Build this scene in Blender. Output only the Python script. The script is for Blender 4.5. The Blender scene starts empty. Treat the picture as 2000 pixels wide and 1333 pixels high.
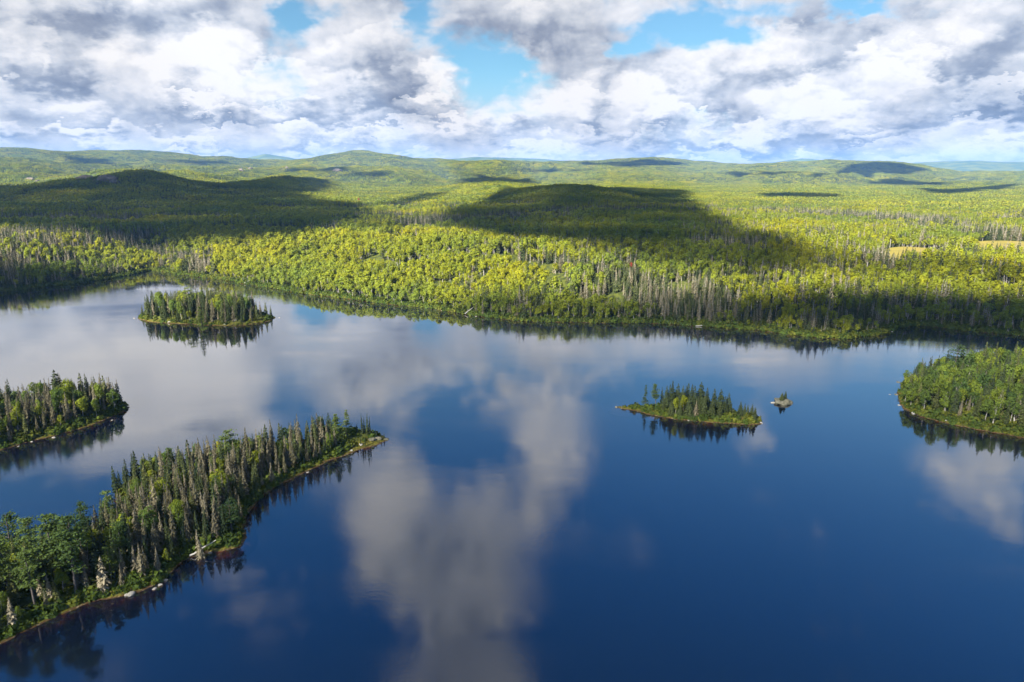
import bpy, math, random
import numpy as np
from mathutils import Vector, Matrix

# ---------------------------------------------------------------- camera
SC = bpy.context.scene
CAM_H = 80.0
F_PX, CX, CY, HOR = 1333.0, 1000.0, 666.5, 335.0      # 24 mm full-frame lens, photo pixels
PITCH = math.atan((CY - HOR) / F_PX)
cam_data = bpy.data.cameras.new('camera')
cam_data.sensor_width = 36.0
cam_data.lens = 36.0 * F_PX / 2000.0
cam_data.clip_start = 1.0
cam_data.clip_end = 120000.0
cam = bpy.data.objects.new('camera', cam_data)
SC.collection.objects.link(cam)
cam.location = (0, 0, CAM_H)
cam.rotation_euler = (math.pi / 2 - PITCH, 0, 0)
SC.camera = cam

SUN_EL = math.radians(36.0)
SUN_AZ = math.radians(218.0)        # compass bearing of the sun, +Y is north: behind the camera, to the left
SUN_DIR = Vector((math.sin(SUN_AZ) * math.cos(SUN_EL), math.cos(SUN_AZ) * math.cos(SUN_EL), math.sin(SUN_EL)))
EXPOSURE = 2.2
HAZE_DENSITY = 5.0e-5
SC.view_settings.view_transform = 'Standard'
SC.view_settings.look = 'None'
SC.view_settings.gamma = 1.0
SC.view_settings.exposure = EXPOSURE
SC.view_settings.use_curve_mapping = False

def ray(px, py):
    """Unit view direction through a photo pixel."""
    v = Vector(((px - CX) / F_PX, -(py - CY) / F_PX, -1.0)).normalized()
    c, s = math.cos(math.pi / 2 - PITCH), math.sin(math.pi / 2 - PITCH)
    return Vector((v.x, v.y * c - v.z * s, v.y * s + v.z * c))

def ground(px, py, z=0.0):
    d = ray(px, py)
    t = (z - CAM_H) / d.z
    return (d.x * t, d.y * t)

def azel(px, py):
    d = ray(px, py)
    return math.degrees(math.atan2(d.x, d.y)), math.degrees(math.asin(d.z))

# ---------------------------------------------------------------- node helpers
class Nodes:
    def __init__(self, tree):
        self.t = tree
        tree.nodes.clear()
    def new(self, kind, **kw):
        n = self.t.nodes.new(kind)
        for k, v in kw.items():
            setattr(n, k, v)
        return n
    def put(self, sock, v):
        if v is None:
            return
        if isinstance(v, bpy.types.NodeSocket):
            self.t.links.new(v, sock)
        else:
            sock.default_value = v
    def m(self, op, a, b=None, c=None, clamp=False):
        n = self.new('ShaderNodeMath', operation=op, use_clamp=clamp)
        for i, v in enumerate((a, b, c)):
            self.put(n.inputs[i], v)
        return n.outputs[0]
    def vm(self, op, a, b=None, scale=None):
        n = self.new('ShaderNodeVectorMath', operation=op)
        self.put(n.inputs[0], a); self.put(n.inputs[1], b)
        if scale is not None:
            self.put(n.inputs['Scale'], scale)
        return n.outputs['Value'] if op in ('LENGTH', 'DOT_PRODUCT', 'DISTANCE') else n.outputs[0]
    def mix(self, f, a, b):
        n = self.new('ShaderNodeMix', data_type='RGBA')
        self.put(n.inputs[0], f)
        for i, v in ((6, a), (7, b)):
            self.put(n.inputs[i], v if isinstance(v, bpy.types.NodeSocket) else (v[0], v[1], v[2], 1.0))
        return n.outputs[2]
    def noise(self, vec, scale, detail=4.0, rough=0.55, dist=0.0, out='Fac', w=None):
        n = self.new('ShaderNodeTexNoise')
        if w is not None:
            n.noise_dimensions = '4D'; n.inputs['W'].default_value = w
        self.put(n.inputs['Vector'], vec); n.inputs['Scale'].default_value = scale
        n.inputs['Detail'].default_value = detail; n.inputs['Roughness'].default_value = rough
        n.inputs['Distortion'].default_value = dist
        return n.outputs[out]
    def ramp(self, f, a, b, lo=0.0, hi=1.0, smooth=True):
        n = self.new('ShaderNodeMapRange', interpolation_type='SMOOTHSTEP' if smooth else 'LINEAR')
        self.put(n.inputs['Value'], f)
        for k, v in (('From Min', a), ('From Max', b), ('To Min', lo), ('To Max', hi)):
            self.put(n.inputs[k], v)
        return n.outputs['Result']
    def combine(self, x, y, z):
        n = self.new('ShaderNodeCombineXYZ')
        for i, v in enumerate((x, y, z)):
            self.put(n.inputs[i], v)
        return n.outputs[0]
    def sep(self, v):
        n = self.new('ShaderNodeSeparateXYZ'); self.put(n.inputs[0], v)
        return n.outputs[0], n.outputs[1], n.outputs[2]

# ---------------------------------------------------------------- sky with broken cloud
def make_world():
    w = bpy.data.worlds.new('World'); SC.world = w; w.use_nodes = True
    w.cycles.sampling_method = 'NONE'        # broad even sky: bounce rays find it well enough
    N = Nodes(w.node_tree)
    out = N.new('ShaderNodeOutputWorld')
    bg = N.new('ShaderNodeBackground'); bg.inputs['Strength'].default_value = 0.08
    N.t.links.new(bg.outputs[0], out.inputs[0])
    sky = N.new('ShaderNodeTexSky', sky_type='NISHITA', sun_disc=False)
    sky.sun_elevation = SUN_EL; sky.sun_rotation = SUN_AZ
    sky.altitude = 300.0; sky.air_density = 1.0; sky.dust_density = 0.6; sky.ozone_density = 2.0
    d = N.vm('NORMALIZE', N.new('ShaderNodeTexCoord').outputs['Generated'])
    x, y, z = N.sep(d)
    zc = N.m('MAXIMUM', z, 0.0)
    deg = 180 / math.pi
    az = N.m('MULTIPLY', N.m('ARCTAN2', x, y), deg)
    el = N.m('MULTIPLY', N.m('ARCSINE', N.m('MAXIMUM', N.m('ABSOLUTE', z), 0.0)), deg)
    q = N.m('DIVIDE', 1.0, N.m('ADD', zc, 0.42))
    p = N.combine(N.m('MULTIPLY', x, q), N.m('MULTIPLY', y, q), 0.0)
    # ragged edges: a coarse warp for whole masses, a fine one for single heads and bases
    def warped(scale, amp_az, amp_el, detail, rough):
        c = N.noise(p, scale, detail, rough, out='Color')
        n = N.new('ShaderNodeVectorMath', operation='MULTIPLY_ADD')
        N.put(n.inputs[0], N.vm('SUBTRACT', c, (0.5, 0.5, 0.5))); n.inputs[1].default_value = (amp_az, amp_el, 0.0)
        N.put(n.inputs[2], N.combine(az, el, 0.0))
        return n.outputs[0]
    pos_mass = warped(3.0, 15.0, 9.0, 5.0, 0.62)
    pos_head = warped(8.0, 9.0, 6.0, 5.0, 0.64)
    def total(pos, rows, crisp=False):
        acc = 0.0
        for px, py, rx, ry, amp in rows:
            a0, e0 = azel(px, py); k = deg / F_PX
            ix, iy = 1 / (rx * k), 1 / (ry * k)
            n = N.new('ShaderNodeVectorMath', operation='MULTIPLY_ADD')
            N.put(n.inputs[0], pos); n.inputs[1].default_value = (ix, iy, 0); n.inputs[2].default_value = (-a0 * ix, -abs(e0) * iy, 0)
            r2 = N.vm('DOT_PRODUCT', n.outputs[0], n.outputs[0])
            if crisp:                                   # flat-topped head, sunlit above and grey below
                r2 = N.m('MULTIPLY', r2, r2); r2 = N.m('MULTIPLY', r2, r2)
                amp = N.m('MULTIPLY_ADD', N.vm('DOT_PRODUCT', n.outputs[0], (0, 1, 0)), 0.13, amp)
            acc = N.m('MULTIPLY_ADD', N.m('POWER', 0.36788, r2), amp, acc)
        return acc
    def dens(pp):
        n1 = N.noise(pp, 3.0, 5.0, 0.50, 0.35)
        n2 = N.noise(pp, 8.0, 4.0, 0.50, 0.3)
        bil = N.m('ABSOLUTE', N.m('MULTIPLY_ADD', n2, 2.0, -1.0))
        return N.m('ADD', n1, N.m('MULTIPLY', bil, 0.35))
    D0 = dens(p)
    D1 = dens(N.vm('ADD', N.vm('SCALE', p, scale=0.94), (-0.05, 0.0, 0.0)))
    mass = total(pos_mass, MASSES + [(*h[:4], -h[4]) for h in HOLES])
    heads = total(pos_head, HEADS, True)
    bases = N.m('MULTIPLY', total(pos_head, BASES), 0.62)
    cover = N.ramp(el, 10.0, 24.0, 0.20, -0.16)
    cover = N.m('ADD', cover, N.ramp(el, 44.0, 60.0, 0.0, 0.42))
    cover = N.m('ADD', cover, N.ramp(el, 0.5, 6.0, 0.16, 0.0))
    dn = N.m('ADD', N.m('ADD', D0, cover), mass)
    low = N.noise(p, 2.2, 3.0, 0.5, 0.0, w=7.3)
    f0 = N.noise(d, 15.0, 5.0, 0.56, 0.4); f1 = N.noise(N.vm('ADD', d, (-0.010, 0.0, 0.012)), 15.0, 5.0, 0.56, 0.4)
    fine = N.m('SUBTRACT', N.m('ABSOLUTE', N.m('MULTIPLY_ADD', f0, 2.0, -1.0)), N.m('ABSOLUTE', N.m('MULTIPLY_ADD', f1, 2.0, -1.0)))
    alpha = N.ramp(N.m('MULTIPLY_ADD', fine, 0.12, dn), 0.48, 0.78)
    t = N.m('MULTIPLY_ADD', N.m('SUBTRACT', D0, D1), 1.1, 0.53)
    t = N.m('MULTIPLY_ADD', N.m('SUBTRACT', low, 0.5), 0.5, t)
    t = N.m('MULTIPLY_ADD', fine, 0.42, t)
    # rows of small cumulus towards the horizon
    hx, hy, _ = N.sep(pos_head)
    cv = N.combine(N.m('MULTIPLY', hx, 0.21), N.m('MULTIPLY', N.m('LOGARITHM', N.m('MAXIMUM', N.m('ADD', hy, 2.2), 0.3), 2.718), 2.9), 0.0)
    vo = N.new('ShaderNodeTexVoronoi', voronoi_dimensions='2D'); N.put(vo.inputs['Vector'], cv); vo.inputs['Scale'].default_value = 1.0
    rel = N.vm('SUBTRACT', cv, vo.outputs['Position'])
    puff = N.m('MULTIPLY', N.ramp(vo.outputs['Distance'], 0.34, 0.62, 1.0, 0.0), N.m('MULTIPLY_ADD', N.vm('DOT_PRODUCT', rel, (-0.3, 1.0, 0.0)), 0.75, 0.12))
    t = N.m('ADD', t, N.m('MULTIPLY', puff, N.ramp(el, 5.0, 12.0, 1.0, 0.25)))
    t = N.m('ADD', t, N.m('SUBTRACT', heads, bases))
    t = N.m('ADD', t, N.ramp(el, 0.0, 5.0, 0.10, 0.0))
    t = N.m('ADD', t, N.ramp(dn, 0.50, 0.80, 0.22, 0.0))
    t = N.m('MAXIMUM', N.m('MINIMUM', t, 1.0), 0.0)
    cr = N.new('ShaderNodeValToRGB'); N.put(cr.inputs[0], t)
    e = cr.color_ramp
    stops = [(0.0, (0.56, 0.68, 0.98)), (0.3, (1.00, 1.14, 1.44)), (0.55, (1.72, 1.83, 2.04)), (0.8, (2.38, 2.40, 2.50)), (1.0, (2.85, 2.80, 2.78))]
    for pos_, c in stops[1:-1]:
        e.elements.new(pos_)
    for el_, (pos_, c) in zip(e.elements, stops):
        el_.position = pos_; el_.color = (*c, 1)
    blue = N.mix(N.ramp(el, 11.0, 36.0), N.vm('MULTIPLY', sky.outputs[0], SKY_TINT_LOW), N.vm('MULTIPLY', sky.outputs[0], SKY_TINT_HIGH))
    blue = N.mix(N.ramp(el, 1.0, 8.0), (1.45, 1.75, 2.1), blue)
    N.put(bg.inputs['Color'], N.mix(alpha, blue, cr.outputs[0]))

# photo pixels; rows below the horizon are read off the lake's reflection of the higher sky
SKY_TINT_LOW = (0.24, 0.35, 0.37)
SKY_TINT_HIGH = (0.05, 0.30, 0.56)
HOLES = [(545, 20, 55, 40, .38), (520, 130, 40, 50, .15), (795, 25, 50, 55, .36), (960, 125, 65, 32, .38), (850, 90, 50, 32, .22),
         (1330, 45, 110, 38, .50), (1225, 105, 35, 30, .30), (1700, 5, 60, 18, .45), (1560, 30, 60, 20, .25),
         (900, 860, 90, 120, .25), (1300, 720, 250, 60, .12), (560, 800, 60, 60, .25), (1670, 880, 90, 90, .28), (1350, 830, 150, 60, .2), (1700, 960, 200, 60, .2)]
MASSES = [(150, 120, 260, 150, .25), (720, 80, 100, 130, .25), (1120, 70, 130, 90, .25), (1700, 120, 220, 130, .25), (1560, 150, 300, 60, .15),
          (760, 960, 110, 130, .36), (900, 1200, 170, 190, .50), (1080, 860, 130, 130, .34), (1500, 870, 70, 40, .20),
          (1880, 880, 120, 80, .26), (250, 760, 380, 130, .34), (1900, 1010, 150, 70, .16), (250, 1250, 250, 120, .10), (1050, 690, 420, 40, .10), (350, 830, 200, 80, .15)]
HEADS = [(850, 165, 40, 35, .35), (870, 205, 55, 40, .25), (1000, 200, 90, 50, .20), (1090, 225, 60, 30, .18), (1240, 210, 60, 50, .36), (1330, 215, 70, 45, .28), (1420, 255, 60, 22, .28), (1120, 120, 60, 50, .14),
         (1500, 95, 190, 40, .26), (1690, 105, 35, 22, .30), (1790, 115, 50, 24, .36), (1560, 200, 60, 45, .28), (1700, 190, 110, 50, .30), (1600, 245, 80, 25, .18), (1850, 60, 60, 90, .20), (1900, 260, 90, 20, .28),
         (440, 140, 60, 70, .32), (330, 150, 120, 70, .18), (250, 170, 60, 60, .15), (40, 90, 40, 50, .25), (100, 230, 100, 40, .28), (600, 170, 90, 30, .25), (690, 60, 80, 80, .12), (560, 200, 60, 30, .2),
         (300, 270, 160, 14, .22), (700, 260, 200, 20, .18), (1050, 300, 100, 10, .25), (1750, 160, 60, 30, .2), (1130, 30, 100, 40, .14), (760, 960, 90, 110, .30), (800, 1250, 60, 90, .2), (1120, 850, 110, 90, .35), (150, 690, 260, 60, .38), (250, 790, 260, 60, .28), (1500, 870, 90, 50, .2), (1880, 880, 150, 90, .2), (500, 700, 200, 50, .2)]
BASES = [(190, 40, 110, 50, .42), (60, 170, 60, 45, .42), (150, 110, 60, 40, .25), (790, 165, 45, 45, .5), (740, 130, 35, 60, .25), (640, 215, 120, 30, .18), (480, 235, 160, 25, .2), (380, 195, 80, 25, .16),
         (255, 240, 90, 40, .2), (1090, 50, 40, 50, .25), (1130, 90, 70, 25, .3), (1215, 140, 50, 30, .45), (930, 60, 70, 40, .5), (1590, 60, 50, 50, .38), (1640, 90, 40, 40, .22), (1470, 150, 100, 20, .2),
         (1430, 215, 30, 30, .3), (1720, 235, 110, 16, .32), (1600, 290, 200, 14, .32), (1450, 285, 150, 14, .38), (1930, 90, 90, 45, .4), (1960, 130, 60, 25, .3), (1960, 215, 45, 8, .45), (1000, 250, 160, 16, .22), (900, 1120, 120, 150, .30)]
make_world()

sun_data = bpy.data.lights.new('sun', 'SUN')
sun_data.energy = 5.0
sun_data.angle = math.radians(0.53)
sun_data.color = (1.0, 0.94, 0.82)
sun = bpy.data.objects.new('sun', sun_data)
SC.collection.objects.link(sun)
sun.location = (0, 0, 3000)
sun.rotation_euler = (-SUN_DIR).to_track_quat('-Z', 'Y').to_euler()
SC.cycles.use_denoising = True
SC.cycles.adaptive_threshold = 0.025
SC.cycles.max_bounces = 3
SC.cycles.diffuse_bounces = 1
SC.cycles.glossy_bounces = 2
SC.cycles.transmission_bounces = 2
SC.cycles.volume_bounces = 0
SC.cycles.transparent_max_bounces = 6
SC.cycles.caustics_reflective = False
SC.cycles.caustics_refractive = False

# ---------------------------------------------------------------- small numpy tools
RNG = np.random.default_rng(11)
_LAT = np.random.default_rng(5).random((256, 256))
def vnoise(x, y):
    xi, yi = np.floor(x).astype(int), np.floor(y).astype(int)
    fx, fy = x - xi, y - yi
    fx = fx * fx * (3 - 2 * fx); fy = fy * fy * (3 - 2 * fy)
    g = lambda a, b: _LAT[a & 255, b & 255]
    return (g(xi, yi) * (1 - fx) + g(xi + 1, yi) * fx) * (1 - fy) + (g(xi, yi + 1) * (1 - fx) + g(xi + 1, yi + 1) * fx) * fy
def fbm(x, y, octaves=4):
    s, a, n = 0.0, 0.5, 0.0
    for k in range(octaves):
        s = s + a * vnoise(x * 2 ** k + 17.3 * k, y * 2 ** k + 9.1 * k); n += a; a *= 0.5
    return s / n                                   # 0..1
def sstep(a, b, x):
    t = np.clip((x - a) / (b - a), 0, 1)
    return t * t * (3 - 2 * t)
def seg_dist(X, Y, pts, closed=False):
    d = np.full(np.shape(X), 1e18)
    n = len(pts)
    for i in range(n if closed else n - 1):
        (ax, ay), (bx, by) = pts[i], pts[(i + 1) % n]
        ex, ey = bx - ax, by - ay
        t = np.clip(((X - ax) * ex + (Y - ay) * ey) / (ex * ex + ey * ey + 1e-9), 0, 1)
        d = np.minimum(d, (X - ax - t * ex) ** 2 + (Y - ay - t * ey) ** 2)
    return np.sqrt(d)
def inside(X, Y, pts):
    c = np.zeros(np.shape(X), bool)
    n = len(pts)
    for i in range(n):
        (ax, ay), (bx, by) = pts[i], pts[(i + 1) % n]
        if ay == by:
            continue
        c ^= ((ay > Y) != (by > Y)) & (X < (bx - ax) * (Y - ay) / (by - ay) + ax)
    return c
def sdist(X, Y, pts):
    return np.where(inside(X, Y, pts), 1.0, -1.0) * seg_dist(X, Y, pts, True)
def smooth_poly(pts, n=3):
    for _ in range(n):
        q = []
        for i in range(len(pts)):
            a, b = pts[i], pts[(i + 1) % len(pts)]
            q += [(a[0] * .75 + b[0] * .25, a[1] * .75 + b[1] * .25), (a[0] * .25 + b[0] * .75, a[1] * .25 + b[1] * .75)]
        pts = q
    return pts

# ---------------------------------------------------------------- object helpers
def link(o, parent=None):
    SC.collection.objects.link(o)
    if parent:
        o.parent = parent
    return o
def mesh_np(name, verts, faces, mats=(), mat_idx=None, smooth=False):
    """faces: (n,k) int array or list of tuples."""
    me = bpy.data.meshes.new(name)
    verts = np.asarray(verts, np.float32)
    if isinstance(faces, np.ndarray):
        n, k = faces.shape
        me.vertices.add(len(verts)); me.vertices.foreach_set('co', verts.ravel())
        me.loops.add(n * k); me.loops.foreach_set('vertex_index', faces.astype(np.int32).ravel())
        me.polygons.add(n); me.polygons.foreach_set('loop_start', np.arange(0, n * k, k, dtype=np.int32))
        me.update(calc_edges=True)
    else:
        me.from_pydata([tuple(v) for v in verts], [], faces)
    for m in mats:
        me.materials.append(m)
    if mat_idx is not None:
        me.polygons.foreach_set('material_index', np.asarray(mat_idx, np.int32))
    if smooth:
        me.polygons.foreach_set('use_smooth', np.ones(len(me.polygons), bool))
    me.update()
    return me
def tag(o, label=None, category=None, group=None, kind=None):
    for k, v in (('label', label), ('category', category), ('group', group), ('kind', kind)):
        if v:
            o[k] = v
    return o

# ---------------------------------------------------------------- materials
def material(name):
    m = bpy.data.materials.new(name); m.use_nodes = True
    N = Nodes(m.node_tree)
    out = N.new('ShaderNodeOutputMaterial')
    return m, N, out
def leaf_material(name, stops, transl=0.35, loc_noise=0.0):
    """Foliage: hue runs along STOPS by the plant's own tint; each leaf clump differs a little in value."""
    m, N, out = material(name)
    oi = N.new('ShaderNodeObjectInfo'); geo = N.new('ShaderNodeNewGeometry')
    at = N.new('ShaderNodeAttribute', attribute_name='tint')
    big = N.noise(oi.outputs['Location'], 0.011, 2.0, 0.5)
    fine = N.noise(geo.outputs['Position'], 0.02, 2.0, 0.5)
    loc = N.m('MULTIPLY_ADD', N.m('SUBTRACT', big, 0.5), 2.2, 0.5)
    auto = N.m('ADD', N.m('MULTIPLY', oi.outputs['Random'], 0.55 * (1 - loc_noise)), N.m('MULTIPLY', loc, loc_noise))
    auto = N.m('ADD', auto, N.m('MULTIPLY', at.outputs['Fac'], 0.45 * (1 - loc_noise)), clamp=True)
    own = N.m('LESS_THAN', oi.outputs['Alpha'], 0.995)
    mixf = N.new('ShaderNodeMix', data_type='FLOAT')
    N.put(mixf.inputs[0], own); N.put(mixf.inputs[2], auto); N.put(mixf.inputs[3], oi.outputs['Alpha'])
    cr = N.new('ShaderNodeValToRGB'); N.put(cr.inputs[0], mixf.outputs[0])
    e = cr.color_ramp.elements
    for _ in stops[2:]:
        e.new(0.5)
    for el_, (pos, c) in zip(e, stops):
        el_.position = pos; el_.color = (*c, 1)
    val = N.m('MULTIPLY_ADD', geo.outputs['Random Per Island'], 0.6, 0.70)
    val = N.m('MULTIPLY', val, N.m('MULTIPLY_ADD', N.m('FRACT', N.m('MULTIPLY', oi.outputs['Random'], 91.7)), 0.36, 0.82))
    col = N.vm('SCALE', cr.outputs[0], scale=val)
    d = N.new('ShaderNodeBsdfDiffuse'); t = N.new('ShaderNodeBsdfTranslucent'); mx = N.new('ShaderNodeMixShader')
    N.put(d.inputs[0], col); N.put(t.inputs[0], N.vm('MULTIPLY', col, (1.15, 1.1, 0.7)))
    mx.inputs[0].default_value = transl
    N.t.links.new(d.outputs[0], mx.inputs[1]); N.t.links.new(t.outputs[0], mx.inputs[2]); N.t.links.new(mx.outputs[0], out.inputs[0])
    return m
def noise_material(name, stops, scale, rough=0.9, detail=5.0, bump=0.0, coord='Position'):
    m, N, out = material(name)
    geo = N.new('ShaderNodeNewGeometry')
    vec = geo.outputs['Position'] if coord == 'Position' else N.new('ShaderNodeTexCoord').outputs['Object']
    f = N.noise(vec, scale, detail, 0.6)
    cr = N.new('ShaderNodeValToRGB'); N.put(cr.inputs[0], f)
    e = cr.color_ramp.elements
    for _ in stops[2:]:
        e.new(0.5)
    for el_, (pos, c) in zip(e, stops):
        el_.position = pos; el_.color = (*c, 1)
    b = N.new('ShaderNodeBsdfPrincipled'); b.inputs['Roughness'].default_value = rough; b.inputs['Specular IOR Level'].default_value = 0.2
    N.put(b.inputs['Base Color'], cr.outputs[0])
    if bump:
        bn = N.new('ShaderNodeBump'); bn.inputs['Strength'].default_value = bump; bn.inputs['Distance'].default_value = 0.3
        N.put(bn.inputs['Height'], f); N.put(b.inputs['Normal'], bn.outputs[0])
    N.t.links.new(b.outputs[0], out.inputs[0])
    return m

M = {}
M['broad'] = leaf_material('broadleaf_foliage', [(0.0, (.066, .108, .030)), (0.30, (.140, .182, .026)), (0.60, (.215, .232, .018)), (0.85, (.285, .268, .013)), (1.0, (.330, .250, .012))], 0.38, 0.62)
M['spruce'] = leaf_material('spruce_needles', [(0.0, (.030, .046, .022)), (0.5, (.062, .078, .030)), (1.0, (.120, .126, .042))], 0.2)
M['dead'] = leaf_material('lichen_twigs', [(0.0, (.085, .080, .044)), (0.5, (.150, .132, .082)), (1.0, (.29, .25, .165))], 0.15)
M['pine'] = leaf_material('pine_needles', [(0.0, (.034, .064, .026)), (0.5, (.062, .096, .028)), (1.0, (.125, .160, .034))], 0.25)
M['shrub'] = leaf_material('shrub_foliage', [(0.0, (.026, .048, .014)), (0.45, (.058, .085, .016)), (0.8, (.130, .130, .018)), (1.0, (.17, .095, .018))], 0.3, 0.25)
M['red'] = leaf_material('red_maple_foliage', [(0.0, (.30, .060, .035)), (1.0, (.34, .12, .03))], 0.35)
M['bark_dark'] = noise_material('dark_bark', [(.3, (.055, .046, .038)), (.7, (.13, .115, .10))], 3.0)
M['bark_white'] = noise_material('birch_bark', [(.3, (.10, .09, .075)), (.5, (.28, .26, .225)), (.8, (.50, .47, .42))], 1.6)
M['bark_grey'] = noise_material('dead_wood', [(.3, (.20, .19, .17)), (.7, (.42, .40, .36))], 2.0)
M['rock'] = noise_material('lake_rock', [(.3, (.045, .05, .03)), (.5, (.10, .095, .065)), (.75, (.21, .185, .14))], 0.9, bump=0.6)
M['pale_rock'] = noise_material('pale_boulder', [(.3, (.12, .11, .095)), (.7, (.36, .335, .29))], 1.5, bump=0.5)
M['outcrop'] = noise_material('pink_granite', [(.3, (.06, .055, .04)), (.5, (.13, .105, .08)), (.75, (.22, .18, .145))], 0.15, bump=0.6)
M['bog'] = noise_material('bog_grass', [(.3, (.13, .115, .026)), (.55, (.21, .165, .030)), (.8, (.11, .12, .028))], 0.06)

def ground_material():
    """Forest floor and moss above the waterline, bare peat and stone at it, rusty bottom below with the dimming of deeper water painted in."""
    m, N, out = material('forest_floor')
    geo = N.new('ShaderNodeNewGeometry'); pos = geo.outputs['Position']
    _, _, z = N.sep(pos)
    n = N.noise(pos, 0.35, 5.0, 0.6); n2 = N.noise(pos, 1.7, 4.0, 0.6); n3 = N.noise(pos, 0.006, 4.0, 0.6)
    floor = N.mix(N.ramp(n, 0.35, 0.65), (.026, .034, .012), (.075, .085, .018))
    moss = N.mix(N.ramp(n2, 0.35, 0.65), (.040, .042, .012), (.115, .100, .018))
    up = N.mix(N.ramp(N.m('ADD', z, N.m('MULTIPLY', n, 1.2)), 1.2, 2.4), moss, floor)
    edge = N.mix(N.ramp(n2, 0.52, 0.66), (.055, .034, .016), (.17, .135, .095))
    c = N.mix(N.ramp(N.m('ADD', z, N.m('MULTIPLY', n2, 0.4)), 0.25, 0.42), edge, up)
    silt_dimmed = N.mix(N.ramp(z, -1.5, -0.1), (.012, .012, .010), N.mix(N.ramp(n, 0.52, 0.66), (.035, .018, .007), (.20, .075, .016)))  # rusty bottom; the water's dimming with depth is painted in by height
    c = N.mix(N.ramp(z, -0.06, 0.06), silt_dimmed, c)
    far = N.mix(N.ramp(n3, 0.4, 0.62), (.040, .065, .022), (.105, .120, .022))
    yy = N.vm('LENGTH', pos)
    c = N.mix(N.ramp(yy, 900.0, 1600.0), c, far)
    b = N.new('ShaderNodeBsdfDiffuse'); N.put(b.inputs[0], c)
    N.t.links.new(b.outputs[0], out.inputs[0])
    return m
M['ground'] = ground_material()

def water_material():
    m, N, out = material('lake_water')
    pos = N.new('ShaderNodeNewGeometry').outputs['Position']
    patch = N.noise(N.vm('MULTIPLY', pos, (0.006, 0.022, 0.0)), 1.0, 4.0, 0.6, 0.6)
    rip = N.noise(N.vm('MULTIPLY', pos, (1.0, 1.6, 0.0)), 0.8, 3.0, 0.6)
    swell = N.noise(N.vm('MULTIPLY', pos, (0.05, 0.09, 0.0)), 1.0, 2.0, 0.5)
    h = N.m('ADD', N.m('MULTIPLY', rip, N.ramp(patch, 0.42, 0.66, 0.003, 0.018)), N.m('MULTIPLY', swell, 0.02))
    bn = N.new('ShaderNodeBump'); bn.inputs['Strength'].default_value = 1.0; bn.inputs['Distance'].default_value = 1.0
    N.put(bn.inputs['Height'], h)
    g = N.new('ShaderNodeBsdfGlossy'); N.put(g.inputs['Roughness'], N.ramp(patch, 0.42, 0.66, WATER_ROUGH[0], WATER_ROUGH[1]))
    N.put(g.inputs['Normal'], bn.outputs[0])
    g.inputs['Color'].default_value = (1, 1, 1, 1)
    tr = N.new('ShaderNodeBsdfTransparent'); tr.inputs[0].default_value = (0.62, 0.50, 0.36, 1)
    body = N.new('ShaderNodeBsdfDiffuse'); body.inputs[0].default_value = (*WATER_BODY, 1)
    mx0 = N.new('ShaderNodeMixShader'); mx0.inputs[0].default_value = 0.75
    N.t.links.new(body.outputs[0], mx0.inputs[1]); N.t.links.new(tr.outputs[0], mx0.inputs[2])
    lw = N.new('ShaderNodeLayerWeight'); lw.inputs['Blend'].default_value = 0.5
    fr = N.m('MULTIPLY_ADD', N.m('POWER', lw.outputs['Facing'], 2.6), 0.94, 0.06)      # glancing reflection
    mx = N.new('ShaderNodeMixShader'); N.put(mx.inputs[0], fr)
    N.t.links.new(mx0.outputs[0], mx.inputs[1]); N.t.links.new(g.outputs[0], mx.inputs[2]); N.t.links.new(mx.outputs[0], out.inputs[0])
    return m
WATER_ROUGH = (0.035, 0.10)
WATER_BODY = (0.001, 0.010, 0.040)
M['water'] = water_material()
M['bed'] = noise_material('deep_water_tone', [(.3, (.002, .008, .024)), (.7, (.003, .010, .028))], 0.05)  # dark blue of deep water, painted onto the sheet below the surface

# ---------------------------------------------------------------- mainland terrain
SHORE_PX = [(-520, 640), (-250, 604), (0, 572), (70, 563), (140, 556), (200, 547), (250, 539), (280, 532), (296, 528), (312, 531), (340, 536), (400, 543), (460, 551), (520, 562), (600, 575), (700, 587), (780, 597),
            (850, 604), (920, 617), (1000, 626), (1100, 630), (1200, 631), (1300, 633), (1400, 640), (1480, 645), (1530, 653), (1600, 660), (1660, 662), (1715, 656), (1755, 641),
            (1800, 636), (1870, 645), (1950, 652), (2000, 657), (2200, 668), (2600, 690)]
shore = [ground(*p) for p in SHORE_PX]
rr = np.random.default_rng(3)
def roughen(pts, step, amp, closed):
    out = []
    n = len(pts)
    for i in range(n if closed else n - 1):
        a, b = np.array(pts[i]), np.array(pts[(i + 1) % n])
        L = np.linalg.norm(b - a); k = max(1, int(L / step))
        nrm = np.array([-(b - a)[1], (b - a)[0]]) / (L + 1e-9)
        for j in range(k):
            out.append(tuple(a + (b - a) * j / k + nrm * rr.normal(0, amp) * (j > 0)))
    if not closed:
        out.append(tuple(pts[-1]))
    return out
shore = roughen(shore, 9.0, 0.9, False)
LAND = shore + [(9000, shore[-1][1]), (9000, 20000), (-9000, 20000), (-9000, shore[0][1])]

TREE = 9.0
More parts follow.
